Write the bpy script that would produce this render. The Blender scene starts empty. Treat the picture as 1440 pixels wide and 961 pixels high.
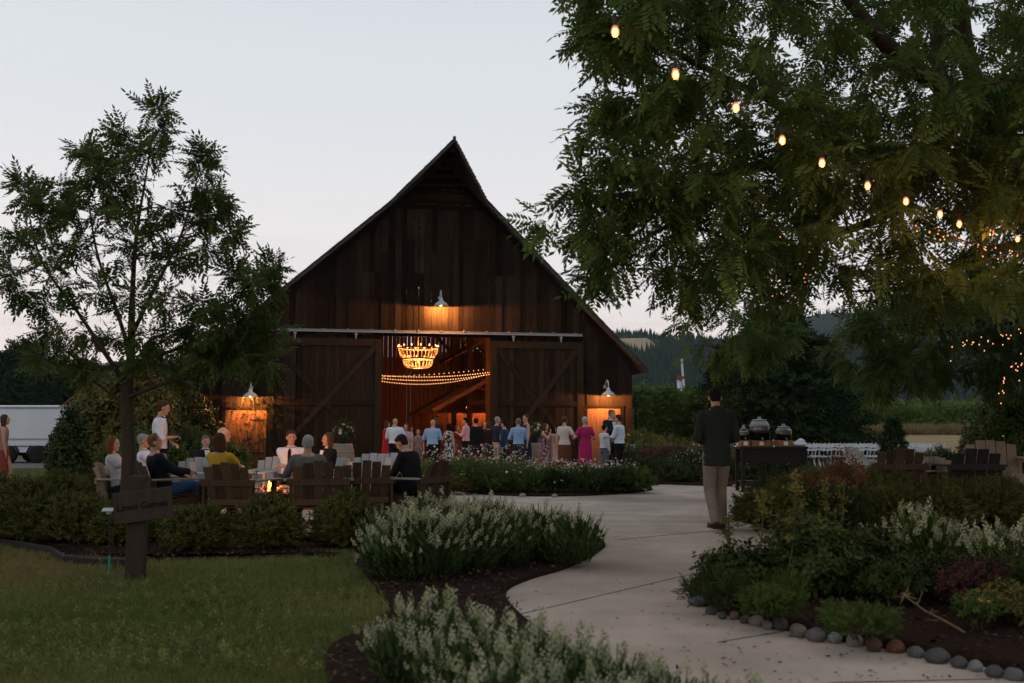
import bpy, math, random
import numpy as np
from mathutils import Vector, Matrix
random.seed(7); rng = np.random.default_rng(7)
SC = bpy.context.scene; COL = SC.collection
R = math.radians; PI = math.pi
CAMH = 1.3; TH = math.atan(125.5/1400); FPX = 1400.0

def P(px, py, Y):
    """world point seen in direction px,py at forward distance Y"""
    u = (px-720)/FPX; v = (480.5-py)/FPX
    dy = math.cos(TH)-v*math.sin(TH); dz = math.sin(TH)+v*math.cos(TH); t = Y/dy
    return Vector((u*t, Y, CAMH+dz*t))
def X(px, Y, py=640): return P(px, py, Y).x
def G(px, py, z=0.0):
    u = (px-720)/FPX; v = (480.5-py)/FPX
    dy = math.cos(TH)-v*math.sin(TH); dz = math.sin(TH)+v*math.cos(TH); t = (z-CAMH)/dz
    return Vector((u*t, dy*t, z))
def smooth(a, b, x):
    t = min(1, max(0, (x-a)/(b-a))); return t*t*(3-2*t)

# ---------------------------------------------------------------- materials
def mat(name, c1, c2=None, rough=.8, noise=4.0, rnd=.5, spec=.3, trans=0, stretch=(1,1,1), metal=0, emit=None, bump=0, bscale=None, detail=6, contrast=1.6, alpha=1, grain=None, c3=None):
    m = bpy.data.materials.new(name); m.use_nodes = True
    nt = m.node_tree; N = nt.nodes; L = nt.links; b = N['Principled BSDF']; out = N['Material Output']
    b.inputs['Roughness'].default_value = rough; b.inputs['Metallic'].default_value = metal
    b.inputs['Specular IOR Level'].default_value = spec if metal else spec*.35
    c2 = c2 or c1
    tc = N.new('ShaderNodeTexCoord'); mp = N.new('ShaderNodeMapping'); mp.inputs['Scale'].default_value = stretch
    L.new(tc.outputs['Object'], mp.inputs[0])
    nz = N.new('ShaderNodeTexNoise'); nz.inputs['Scale'].default_value = noise; nz.inputs['Detail'].default_value = detail
    at = N.new('ShaderNodeAttribute'); at.attribute_name = 'rnd'
    # a per-piece offset so that the grain of neighbouring boards does not run through
    ad = N.new('ShaderNodeVectorMath'); ad.operation = 'ADD'; sc = N.new('ShaderNodeVectorMath'); sc.operation = 'SCALE'; sc.inputs[0].default_value = (31, 17, 23)
    L.new(at.outputs['Fac'], sc.inputs['Scale']); L.new(mp.outputs[0], ad.inputs[0])
    if grain: L.new(sc.outputs[0], ad.inputs[1])
    L.new(ad.outputs[0], nz.inputs['Vector'])
    mr = N.new('ShaderNodeMapRange'); mr.inputs['From Min'].default_value = .5-.5/contrast; mr.inputs['From Max'].default_value = .5+.5/contrast
    L.new(nz.outputs['Fac'], mr.inputs['Value'])
    mx = N.new('ShaderNodeMix'); mx.data_type = 'FLOAT'; mx.inputs[0].default_value = rnd
    L.new(mr.outputs[0], mx.inputs[2]); L.new(at.outputs['Fac'], mx.inputs[3])
    cm = N.new('ShaderNodeMix'); cm.data_type = 'RGBA'; cm.inputs[6].default_value = (*c1, 1); cm.inputs[7].default_value = (*c2, 1)
    L.new(mx.outputs[0], cm.inputs[0]); col = cm.outputs[2]
    if c3:
        n2 = N.new('ShaderNodeTexNoise'); n2.inputs['Scale'].default_value = noise*.23; n2.inputs['Detail'].default_value = 3
        L.new(tc.outputs['Object'], n2.inputs['Vector'])
        r2 = N.new('ShaderNodeMapRange'); r2.inputs['From Min'].default_value = .48; r2.inputs['From Max'].default_value = .66
        L.new(n2.outputs['Fac'], r2.inputs['Value'])
        c4 = N.new('ShaderNodeMix'); c4.data_type = 'RGBA'; L.new(r2.outputs[0], c4.inputs[0]); L.new(col, c4.inputs[6]); c4.inputs[7].default_value = (*c3, 1); col = c4.outputs[2]
    L.new(col, b.inputs['Base Color'])
    if bump:
        bn = N.new('ShaderNodeTexNoise'); bn.inputs['Scale'].default_value = bscale or noise*3; bn.inputs['Detail'].default_value = 5
        L.new(ad.outputs[0], bn.inputs['Vector'])
        bp = N.new('ShaderNodeBump'); bp.inputs['Strength'].default_value = bump; bp.inputs['Distance'].default_value = .02
        L.new(bn.outputs['Fac'], bp.inputs['Height']); L.new(bp.outputs[0], b.inputs['Normal'])
    if emit:
        b.inputs['Emission Color'].default_value = (*emit[:3], 1); b.inputs['Emission Strength'].default_value = emit[3]
    if trans:
        t = N.new('ShaderNodeBsdfTranslucent'); L.new(col, t.inputs[0]); ms = N.new('ShaderNodeMixShader'); ms.inputs[0].default_value = trans
        L.new(b.outputs[0], ms.inputs[1]); L.new(t.outputs[0], ms.inputs[2]); L.new(ms.outputs[0], out.inputs[0])
    return m

def glass(name, c, rough=.02, tr=1.0):
    m = bpy.data.materials.new(name); m.use_nodes = True; b = m.node_tree.nodes['Principled BSDF']
    b.inputs['Base Color'].default_value = (*c, 1); b.inputs['Transmission Weight'].default_value = tr; b.inputs['Roughness'].default_value = rough; b.inputs['IOR'].default_value = 1.3
    return m

# ---------------------------------------------------------------- mesh helpers
def finish(me, rnd, m, name, parent, smooth_=False):
    a = me.attributes.new('rnd', 'FLOAT', 'POINT'); a.data.foreach_set('value', np.asarray(rnd, dtype=np.float32))
    if m: me.materials.append(m)
    if smooth_: me.polygons.foreach_set('use_smooth', np.ones(len(me.polygons), dtype=bool))
    o = bpy.data.objects.new(name, me); COL.objects.link(o)
    if parent: o.parent = parent
    return o

def npmesh(name, V, F, rnd, m, parent=None, smooth_=False):
    V = np.asarray(V, dtype=np.float32).reshape(-1, 3); F = np.asarray(F, dtype=np.int32); k = F.shape[1]
    me = bpy.data.meshes.new(name); me.vertices.add(len(V)); me.vertices.foreach_set('co', V.ravel())
    me.loops.add(F.size); me.loops.foreach_set('vertex_index', F.ravel())
    me.polygons.add(len(F)); me.polygons.foreach_set('loop_start', np.arange(0, F.size, k, dtype=np.int32))
    me.update(calc_edges=True)
    return finish(me, rnd, m, name, parent, smooth_)

_sph = {}
def sphere_t(n, k):
    if (n, k) not in _sph:
        v = [(0, 0, 1)]
        for j in range(1, k):
            a = PI*j/k
            for i in range(n): v.append((math.sin(a)*math.cos(2*PI*i/n), math.sin(a)*math.sin(2*PI*i/n), math.cos(a)))
        v.append((0, 0, -1)); f = []
        for i in range(n):
            f.append((0, 1+i, 1+(i+1) % n))
            for j in range(k-2):
                a = 1+j*n; b = a+n; f.append((a+i, b+i, b+(i+1) % n, a+(i+1) % n))
            a = 1+(k-2)*n; f.append((a+i, len(v)-1, a+(i+1) % n))
        _sph[(n, k)] = (v, f)
    return _sph[(n, k)]

class MB:
    def __init__(s): s.v = []; s.f = []; s.r = []
    def add(s, v, f, r=None):
        o = len(s.v); r = random.random() if r is None else r
        s.v += [tuple(p) for p in v]; s.f += [tuple(i+o for i in q) for q in f]; s.r += [r]*len(v); return s
    def box(s, c, d, rot=None, r=None, taper=0):
        x, y, z = d[0]/2, d[1]/2, d[2]/2; c = Vector(c); k = 1-taper
        v = [Vector(p) for p in ((-x,-y,-z),(x,-y,-z),(x,y,-z),(-x,y,-z),(-x*k,-y*k,z),(x*k,-y*k,z),(x*k,y*k,z),(-x*k,y*k,z))]
        if rot is not None: v = [rot @ p for p in v]
        return s.add([p+c for p in v], [(0,3,2,1),(4,5,6,7),(0,1,5,4),(1,2,6,5),(2,3,7,6),(3,0,4,7)], r)
    def bar(s, p0, p1, w, h, up=(0,0,1), r=None):
        p0, p1 = Vector(p0), Vector(p1); y = (p1-p0); l = y.length; y.normalize(); up = Vector(up)
        x = y.cross(up); x = x.normalized() if x.length > 1e-4 else Vector((1,0,0)); z = x.cross(y)
        return s.box((p0+p1)/2, (w, l, h), Matrix((x, y, z)).transposed(), r)
    def tube(s, pts, rad, n=8, r=None, cap=True):
        pts = [Vector(p) for p in pts]; v = []; f = []
        if not hasattr(rad, '__len__'): rad = [rad]*len(pts)
        x = None
        for i, p in enumerate(pts):
            d = (pts[min(i+1, len(pts)-1)]-pts[max(i-1, 0)]).normalized()
            if x is None: x = d.orthogonal().normalized()
            x = (x-d*x.dot(d)); x = x.normalized() if x.length > 1e-5 else d.orthogonal().normalized(); y = d.cross(x)
            for j in range(n):
                a = 2*PI*j/n; v.append(p+(x*math.cos(a)+y*math.sin(a))*rad[i])
        for i in range(len(pts)-1):
            for j in range(n): f.append((i*n+j, i*n+(j+1) % n, (i+1)*n+(j+1) % n, (i+1)*n+j))
        if cap: f.append(tuple(range(n-1, -1, -1))); f.append(tuple((len(pts)-1)*n+j for j in range(n)))
        return s.add(v, f, r)
    def lathe(s, prof, c=(0,0,0), n=16, r=None, axis=None):
        v = []; f = []; c = Vector(c)
        for (q, z) in prof:
            for j in range(n):
                a = 2*PI*j/n; p = Vector((q*math.cos(a), q*math.sin(a), z))
                if axis is not None: p = axis @ p
                v.append(p+c)
        for i in range(len(prof)-1):
            for j in range(n): f.append((i*n+j, i*n+(j+1) % n, (i+1)*n+(j+1) % n, (i+1)*n+j))
        if prof[0][0] > 1e-4: f.append(tuple(range(n-1, -1, -1)))
        if prof[-1][0] > 1e-4: f.append(tuple((len(prof)-1)*n+j for j in range(n)))
        return s.add(v, f, r)
    def ell(s, c, rad, rot=None, r=None, n=12, k=8):
        v, f = sphere_t(n, k); c = Vector(c); w = []
        for p in v:
            q = Vector((p[0]*rad[0], p[1]*rad[1], p[2]*rad[2]))
            if rot is not None: q = rot @ q
            w.append(q+c)
        return s.add(w, f, r)
    def cap(s, p0, p1, r0, r1, n=10):
        s.tube([p0, p1], [r0, r1], n); s.ell(p0, (r0,)*3, n=n, k=6); return s.ell(p1, (r1,)*3, n=n, k=6)
    def loft(s, rings, n=18, r=None):
        """rings: (centre, xaxis, yaxis) with scaled axes"""
        v = []; f = []
        for c, a, b in rings:
            for j in range(n):
                t = 2*PI*j/n; ct, st = math.cos(t), math.sin(t)
                ct = math.copysign(abs(ct)**.85, ct); st = math.copysign(abs(st)**.85, st); v.append(c+a*ct+b*st)
        for i in range(len(rings)-1):
            for j in range(n): f.append((i*n+j, i*n+(j+1) % n, (i+1)*n+(j+1) % n, (i+1)*n+j))
        f.append(tuple(range(n-1, -1, -1))); f.append(tuple((len(rings)-1)*n+j for j in range(n)))
        return s.add(v, f, r)
    def prism(s, poly, z0, z1, r=None):
        n = len(poly); v = [(p[0], p[1], z0) for p in poly]+[(p[0], p[1], z1) for p in poly]
        f = [tuple(range(n-1, -1, -1)), tuple(range(n, 2*n))]+[(i, (i+1) % n, n+(i+1) % n, n+i) for i in range(n)]
        return s.add(v, f, r)
    def build(s, name, m, parent=None, smooth_=False, bevel=0, remesh=0, sm=0, loc=None):
        me = bpy.data.meshes.new(name); me.from_pydata(s.v, [], s.f); me.update()
        if remesh:
            o = bpy.data.objects.new('tmp', me); COL.objects.link(o)
            md = o.modifiers.new('r', 'REMESH'); md.mode = 'VOXEL'; md.voxel_size = remesh
            if sm: q = o.modifiers.new('s', 'SMOOTH'); q.factor = .5; q.iterations = sm
            dg = bpy.context.evaluated_depsgraph_get(); m2 = bpy.data.meshes.new_from_object(o.evaluated_get(dg))
            bpy.data.objects.remove(o); bpy.data.meshes.remove(me); m2.name = name
            while len(m2.attributes) and False: pass
            return finish(m2, [s.r[0]]*len(m2.vertices), m, name, parent, True)
        o = finish(me, s.r, m, name, parent, smooth_)
        if bevel:
            b = o.modifiers.new('b', 'BEVEL'); b.width = bevel; b.segments = 2; b.limit_method = 'ANGLE'
        if loc: o.location = loc
        return o

def tag(o, label=None, cat=None, group=None, kind=None):
    if label: o['label'] = label
    if cat: o['category'] = cat
    if group: o['group'] = group
    if kind: o['kind'] = kind
    return o
def empty(name, loc, rz=0, label=None, cat=None, group=None):
    o = bpy.data.objects.new(name, None); COL.objects.link(o); o.location = loc; o.rotation_euler = (0, 0, rz); o.empty_display_size = .2
    return tag(o, label, cat, group)
def dup(o, parent=None):
    c = o.copy(); COL.objects.link(c); c.parent = parent
    for ch in o.children: dup(ch, c)
    return c

# ---------------------------------------------------------------- leaf prototypes (length along +Y, face +Z)
def leaf(o, ang, l, w, tilt=0, fold=.12, lift=0):
    """4 verts: base, side, tip, side"""
    c, s = math.cos(ang), math.sin(ang); d = Vector((s, c, 0)); x = Vector((c, -s, 0)); o = Vector(o)
    d = (d*math.cos(tilt)+Vector((0,0,1))*math.sin(tilt))
    return [o, o+d*l*.45+x*w*.5+Vector((0,0,fold*w+lift)), o+d*l, o+d*l*.45-x*w*.5+Vector((0,0,fold*w+lift))]
def proto(leaves):
    V = []; F = []
    for q in leaves:
        F.append([len(V)+i for i in range(4)]); V += [tuple(p) for p in q]
    return np.array(V), np.array(F)
def pinnate(pairs=6, L=1.0, ll=.33, w=.1, droop=.25):
    q = []
    for i in range(pairs):
        t = .18+.8*i/pairs; z = -droop*t*t
        sc = .65+.6*math.sin(PI*min(1, (i+1)/(pairs+.5)))*.6
        for sd in (-1, 1): q.append(leaf((0, t*L, z*L), sd*R(random.uniform(48, 66)), ll*sc*L, w*L*random.uniform(.85,1.1), tilt=-random.uniform(.1,.5)))
    q.append(leaf((0, L*.95, -droop*L), 0, ll*L, w*L, tilt=-.4))
    q.append([Vector((-.006*L,0,0)), Vector((.006*L,0,0)), Vector((.003*L,L,-droop*L)), Vector((-.003*L,L,-droop*L))])
    return proto(q)
def sprig(n=9, L=1.0, ll=.4, w=.16, up=.5):
    q = [[Vector((-.012*L,0,0)), Vector((.012*L,0,0)), Vector((.005*L,L*.9,0)), Vector((-.005*L,L*.9,0))]]
    for i in range(n):
        t = .12+.85*i/n; a = i*2.4; d = Vector((math.cos(a), 0, math.sin(a)))
        base = Vector((0, t*L, 0)); dr = (d*math.cos(up)+Vector((0,1,0))*math.sin(up)).normalized(); x = dr.cross(Vector((0,1,0))).normalized(); l = ll*L*random.uniform(.75,1.15)
        q.append([base, base+dr*l*.5+x*w*L*.5, base+dr*l, base+dr*l*.5-x*w*L*.5])
    return proto(q)
def frames(D, spin=None):
    """N direction vectors -> N rotation matrices whose columns are x, d, z"""
    D = D/np.linalg.norm(D, axis=1, keepdims=True); n = len(D)
    U = np.tile([0, 0, 1.0], (n, 1))+rng.normal(0, .35 if spin is None else spin, (n, 3))
    Xv = np.cross(D, U); Xv /= np.linalg.norm(Xv, axis=1, keepdims=True)+1e-9; Z = np.cross(Xv, D)
    return np.stack([Xv, D, Z], axis=2)
def scatter(name, protos, T, D, S, m, parent=None, spin=None, rnd=None):
    T = np.asarray(T, float); D = np.asarray(D, float); S = np.asarray(S, float); n = len(T)
    Rm = frames(D, spin)*S[:, None, None]; rnd = rng.random(n) if rnd is None else np.asarray(rnd)
    which = rng.integers(0, len(protos), n); Vs = []; Fs = []; Rs = []; o = 0
    for k, (pv, pf) in enumerate(protos):
        ix = np.where(which == k)[0]
        if not len(ix): continue
        V = np.einsum('nij,kj->nki', Rm[ix], pv)+T[ix][:, None, :]
        F = pf[None]+(np.arange(len(ix))*len(pv))[:, None, None]+o
        Vs.append(V.reshape(-1, 3)); Fs.append(F.reshape(-1, pf.shape[1])); Rs.append(np.repeat(rnd[ix], len(pv))); o += len(ix)*len(pv)
    return npmesh(name, np.concatenate(Vs), np.concatenate(Fs), np.concatenate(Rs), m, parent)
# ---------------------------------------------------------------- material set
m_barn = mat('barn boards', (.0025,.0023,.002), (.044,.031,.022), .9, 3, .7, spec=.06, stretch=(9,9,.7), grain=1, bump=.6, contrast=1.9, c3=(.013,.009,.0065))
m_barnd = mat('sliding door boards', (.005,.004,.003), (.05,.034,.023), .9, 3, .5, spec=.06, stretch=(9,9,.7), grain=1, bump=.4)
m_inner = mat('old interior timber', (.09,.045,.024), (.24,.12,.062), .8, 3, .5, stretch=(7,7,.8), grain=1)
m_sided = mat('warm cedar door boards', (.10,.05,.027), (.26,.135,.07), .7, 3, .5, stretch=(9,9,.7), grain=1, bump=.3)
m_roof = mat('weathered roof shingles', (.03,.03,.031), (.085,.085,.085), .8, 5, .5, bump=.4)
m_galv = mat('galvanized steel', (.17,.18,.19), (.28,.29,.30), .5, 9, .4, metal=.7)
m_enamel = mat('grey enamel', (.35,.4,.42), (.45,.5,.52), .35, 4, .2)
m_black = mat('black iron', (.015,.015,.015), (.03,.028,.026), .6, 8, .3)
m_conc = mat('path concrete', (.28,.243,.20), (.47,.41,.345), .9, 1.3, 0, bump=.35, bscale=28, c3=(.235,.20,.165), spec=.15, contrast=1.9, detail=9)
m_joint = mat('concrete joint', (.07,.062,.055), (.1,.09,.08), .95, 6, .3)
m_mulch = mat('bark mulch', (.012,.008,.006), (.042,.027,.02), .95, 30, .2, bump=1, bscale=40, spec=.05)
m_chip = mat('mulch chips', (.014,.009,.007), (.085,.056,.042), .9, 8, .9, spec=.1)
m_lawn = mat('lawn soil and thatch', (.035,.038,.013), (.085,.072,.03), .95, 3, 0, bump=.6, bscale=60, c3=(.10,.08,.038), spec=.05)
m_blade = mat('grass blades', (.035,.07,.012), (.235,.26,.08), .6, 1.1, .65, trans=.35, c3=(.22,.17,.07), spec=.15)
m_ground = mat('meadow ground', (.06,.07,.022), (.12,.105,.05), .95, .25, 0, c3=(.16,.125,.065), bump=.5, bscale=3, spec=.05)
m_gravel = mat('gravel', (.13,.125,.12), (.24,.23,.22), .95, 20, .3, bump=.6, bscale=50)
m_field = mat('dry mown field', (.22,.165,.085), (.33,.25,.135), .95, .5, 0, bump=.4, bscale=4, stretch=(1,3,1), spec=.05)
m_forest = mat('conifer forest', (.009,.022,.014), (.028,.05,.03), .9, .02, .8, spec=.05)
m_hill = mat('hill undergrowth', (.012,.026,.016), (.03,.048,.028), .95, .01, 0, spec=.05)
m_bald = mat('bare hillside', (.3,.23,.13), (.42,.33,.2), .95, .02, 0, spec=.05)
m_leafw = mat('walnut leaves', (.016,.04,.008), (.145,.215,.052), .5, 1.0, .55, trans=.42, spec=.2)
m_leafl = mat('locust leaves', (.018,.038,.010), (.095,.135,.034), .5, 1.0, .6, trans=.38, spec=.2)
m_leafd = mat('dark shrub leaves', (.010,.02,.006), (.05,.07,.018), .55, 3, .6, trans=.2, spec=.2)
m_yew = mat('yew tips', (.016,.028,.007), (.135,.13,.032), .6, 2.2, .55, trans=.2, spec=.15)
m_leafg = mat('green shrub leaves', (.022,.05,.009), (.10,.145,.032), .5, 3, .6, trans=.3, spec=.2)
m_leafm = mat('deep green rose leaves', (.016,.035,.008), (.075,.105,.026), .5, 3, .6, trans=.25, spec=.2)
m_leafo = mat('olive leaves', (.06,.07,.018), (.16,.13,.035), .55, 3, .6, trans=.3)
m_leafr = mat('bronze leaves', (.09,.035,.015), (.24,.11,.035), .55, 3, .6, trans=.3)
m_leafp = mat('burgundy leaves', (.03,.012,.014), (.09,.032,.03), .55, 3, .6, trans=.2)
m_silver = mat('grey green foliage', (.022,.045,.013), (.09,.135,.042), .6, 3, .6, trans=.25)
m_fir = mat('fir needles', (.008,.02,.01), (.03,.055,.022), .7, 2, .7, trans=.1, spec=.1)
m_vine = mat('vine leaves', (.04,.085,.018), (.15,.22,.055), .5, 1, .6, trans=.35)
m_dry = mat('dry grass', (.14,.10,.05), (.3,.23,.12), .8, 1, .6, trans=.3)
m_white = mat('white blossom', (.18,.22,.10), (.46,.46,.30), .7, 5, .8, trans=.3)
m_pink = mat('pale pink blossom', (.5,.38,.36), (.8,.68,.66), .7, 5, .8, trans=.3)
m_purple = mat('lavender blossom', (.22,.18,.4), (.35,.3,.55), .7, 5, .8, trans=.3)
m_yellow = mat('yellow blossom', (.7,.4,.03), (.85,.6,.08), .7, 5, .8, trans=.3)
m_bark = mat('bark', (.025,.018,.013), (.075,.055,.042), .9, 6, .3, stretch=(3,3,.6), bump=.8, spec=.1)
m_stemg = mat('green stem', (.05,.08,.02), (.1,.12,.05), .7, 6, .4)
m_chairb = mat('brown weathered wood', (.026,.017,.011), (.12,.078,.046), .75, 4, .5, spec=.12, stretch=(8,8,.8), grain=1, bump=.3)
m_chairt = mat('tan weathered wood', (.2,.15,.11), (.36,.28,.21), .75, 4, .5, stretch=(8,8,.8), grain=1, bump=.3)
m_chairg = mat('silver grey wood', (.26,.27,.27), (.42,.43,.43), .75, 4, .5, stretch=(8,8,.8), grain=1, bump=.3)
m_chairk = mat('dark stained wood', (.014,.012,.011), (.035,.03,.026), .7, 4, .5, stretch=(8,8,.8), grain=1)
m_paint = mat('white painted wood', (.45,.49,.54), (.6,.64,.68), .6, 3, .4)
m_post = mat('old post wood', (.022,.017,.012), (.06,.046,.033), .85, 5, .4, stretch=(6,6,.6), grain=1, bump=.7)
m_carve = mat('burnt letters', (.010,.008,.006), (.014,.011,.009), .9, 5)
m_flame = mat('flames', (.9,.4,.1), None, .9, emit=(1,.30,.06,3))
m_ember = mat('embers', (.3,.05,.02), None, .9, emit=(1,.12,.05,1.6))
m_bulb = mat('lit bulb glass', (1,.7,.4), None, .4, emit=(1,.62,.38,3))
m_fairy = mat('lit fairy bulbs', (1,.6,.3), None, .4, emit=(1,.40,.13,3.2))
m_fairy2 = mat('tiny warm bulbs', (1,.6,.3), None, .4, emit=(1,.36,.12,1.5))
m_arm = mat('worn armrest wood with painted sky sheen', (.15,.125,.10), (.27,.23,.185), .7, 4, .5, stretch=(8,.8,8), grain=1)  # weathered wood, its colour lightened for sky reflecting on the arm tops
m_dots = mat('black patterned white fabric', (.02,.02,.022), (.55,.53,.54), .85, 16, 0, contrast=9, detail=1)
m_floral = mat('dark floral fabric', (.02,.02,.03), (.35,.2,.2), .85, 14, 0, contrast=6, detail=2)
m_lampglow = mat('lit lamp', (1,.7,.4), None, .4, emit=(1,.5,.22,2.4))
m_bead = mat('pale wooden beads', (.75,.6,.42), (.9,.78,.6), .4, 5, .5, trans=.5)
m_vanw = mat('white van paint', (.52,.56,.59), (.62,.66,.69), .4, 1, .2, spec=.4)
m_tyre = mat('tyre rubber', (.012,.012,.013), (.022,.022,.022), .8, 9, .3)
m_rust = mat('rust red metal roof', (.13,.045,.03), (.2,.08,.05), .7, 3, .3)
m_stone = mat('river stone', (.13,.125,.12), (.4,.37,.34), .8, 5, .75, bump=.3, c3=(.3,.2,.15))
m_oak = mat('oak staves', (.17,.12,.08), (.32,.24,.17), .7, 5, .6, stretch=(9,9,1), grain=1)
m_tealp = mat('teal plastic', (.02,.2,.17), (.03,.26,.22), .5, 5)
m_plast = mat('pale plastic', (.4,.44,.45), (.5,.53,.55), .4, 5)
m_card = mat('white card', (.7,.7,.66), None, .7)
m_napkin = mat('white napkins', (.65,.68,.74), (.78,.8,.84), .8, 9, .4)
m_amber = mat('amber drink', (.45,.11,.03), (.6,.2,.05), .2, 9, .3, trans=.4)
m_glassy = glass('clear glass', (.9,.93,.93))
# ---------------------------------------------------------------- terrain
def lerp_tab(tab, a):
    if a <= tab[0][0]: return tab[0][1]
    for (a0, v0), (a1, v1) in zip(tab, tab[1:]):
        if a <= a1: t = (a-a0)/(a1-a0); return v0+(v1-v0)*t*t*(3-2*t)
    return tab[-1][1]
def gz(x, y): return smooth(1.5, 8, x)*smooth(34, 62, y)*1.05*(1 if y < 400 else 1)
H1 = [(-.6,88),(-.5,90),(-.42,98),(-.3,105),(0,124),(.08,138),(.115,142),(.16,138),(.24,126),(.34,128),(.6,140)]
H2 = [(-.6,60),(.12,90),(.2,134),(.28,168),(.33,176),(.45,178),(.7,190)]
def wob(x, y): return math.sin(x*.011+1.3)*math.sin(y*.009+.4)*6+math.sin(x*.031+y*.017)*2.5
def hill(x, y):
    a = x/max(y, 1); z = gz(x, min(y, 100))
    if y > 550:
        k1 = smooth(600, 1400, y) if y < 1400 else 1-.75*smooth(1400, 1750, y)
        z = max(z, (lerp_tab(H1, a)-14)*k1+wob(x, y)*smooth(600, 900, y))
        k2 = smooth(1700, 2600, y) if y < 2600 else 1-.6*smooth(2600, 3300, y)
        z = max(z, (lerp_tab(H2, a)-10)*2600/1400*k2) if y > 1700 else z
    return z
def grid(name, xs, ys, fz, m, kind='structure', label=None):
    V = [(x, y, fz(x, y)) for y in ys for x in xs]; n = len(xs)
    F = [(j*n+i, j*n+i+1, (j+1)*n+i+1, (j+1)*n+i) for j in range(len(ys)-1) for i in range(n-1)]
    o = npmesh(name, V, F, np.zeros(len(V)), m, None, True); tag(o, kind=kind); return o
xs = sorted(set([-3500,-1500,-700,-300,-150,-80]+list(range(-60, 61, 3))+[80,150,300,700,1500,3500]))
ys = sorted(set([-300,-60,-20,0]+list(range(3, 100, 3))+[130,200,320,450,600]))
grid('ground', xs, ys, gz, m_ground)
hx = list(np.arange(-2600, 2601, 36)); hy = list(np.arange(560, 3500, 36))
ho = grid('hills', hx, hy, lambda x, y: hill(x, y)-.5, m_hill); ho.data.materials.append(m_bald)
def bald(x, y):
    a = x/y; return (((a-.122)/.030)**2+((y-1215)/70)**2) < 1 or (((a-.166)/.012)**2+((y-1260)/42)**2) < 1
for p in ho.data.polygons:
    if bald(p.center.x, p.center.y): p.material_index = 1
# forest on the hills: far-off wood, one mass
def cone_proto(n=6):
    V = []; F = []
    for (y0, y1, r) in ((.05, .6, .17), (.35, 1.0, .115)):
        b = len(V); V += [(r*math.cos(2*PI*i/n), y0, r*math.sin(2*PI*i/n)) for i in range(n)]+[(0, y1, 0)]
        F += [(b+i, b+(i+1) % n, b+n) for i in range(n)]
    return np.array(V), np.array(F)
T = []
while len(T) < 17000:
    y = random.uniform(640, 1480) if random.random() < .8 else random.uniform(1900, 2680)
    a = random.uniform(-.62, -.25) if random.random() < .3 else random.uniform(.04, .62)
    x = a*y
    if y < 1500 and (bald(x, y) or math.sin(x*.02)*math.sin(y*.013) > .93): continue
    T.append((x, y, hill(x, y)-1))
T = np.array(T); far = T[:, 1] > 1600
S = rng.uniform(9, 15, len(T))*np.where(far, 1.2, 1)
tag(scatter('hillside_forest', [cone_proto()], T, np.tile([0, 0, 1.0], (len(T), 1))+rng.normal(0, .02, (len(T), 3)), S, m_forest), kind='stuff')

# ---------------------------------------------------------------- near ground sheets
def crom(pts, k=5, closed=True):
    out = []; n = len(pts); rngi = range(n if closed else n-1)
    for i in rngi:
        g = (lambda j: pts[j % n]) if closed else (lambda j: pts[min(max(j, 0), n-1)])
        p0, p1, p2, p3 = (np.array(g(i+d)[:2], float) for d in (-1, 0, 1, 2))
        for t in np.linspace(0, 1, k, endpoint=False):
            q = .5*((2*p1)+(-p0+p2)*t+(2*p0-5*p1+4*p2-p3)*t*t+(-p0+3*p1-3*p2+p3)*t**3); out.append((float(q[0]), float(q[1])))
    if not closed: out.append(tuple(float(c) for c in pts[-1][:2]))
    return out
def area(p): return .5*sum(p[i][0]*p[(i+1) % len(p)][1]-p[(i+1) % len(p)][0]*p[i][1] for i in range(len(p)))
def inside(p, x, y):
    c = False; j = len(p)-1
    for i in range(len(p)):
        if (p[i][1] > y) != (p[j][1] > y) and x < (p[j][0]-p[i][0])*(y-p[i][1])/(p[j][1]-p[i][1])+p[i][0]: c = not c
        j = i
    return c
def sheet(name, poly, z, m, parent=None):
    if area(poly) < 0: poly = poly[::-1]
    from mathutils.geometry import tessellate_polygon
    tr = tessellate_polygon([[Vector((p[0], p[1], 0)) for p in poly]])
    F = [tuple(t) if area([poly[i] for i in t]) > 0 else tuple(t[::-1]) for t in tr]
    o = npmesh(name, [(p[0], p[1], z) for p in poly], F, np.zeros(len(poly)), m, parent); return o
def gp(*pp): return [tuple(G(a, b))[:2] for a, b in pp]
# concrete of the path and the two sitting areas
conc = [(-9.2,11.9),(-6,11.75),(-3.2,11.4),(-1.2,8),(-.6,2),(6,2),(16,2),(16,13),(16,20.5),(9,21),(4.5,24.2),(3.0,24.4),(3.9,35),(-7,33.5),(-8,22),(-9.5,20)]
tag(sheet('path', conc, .006, m_conc), kind='structure')
jt = [gp((1010,905),(1105,889),(1130,881)), gp((1040,684),(905,682)), gp((870,760),(1060,742)), gp((720,868),(1010,800)), gp((900,990),(1180,962),(1395,957))]
q = MB()
for ln in jt:
    for a, b in zip(ln, ln[1:]): q.bar((a[0], a[1], .0072), (b[0], b[1], .0072), .012, .003)
tag(q.build('path_joints', m_joint), kind='structure')

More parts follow.
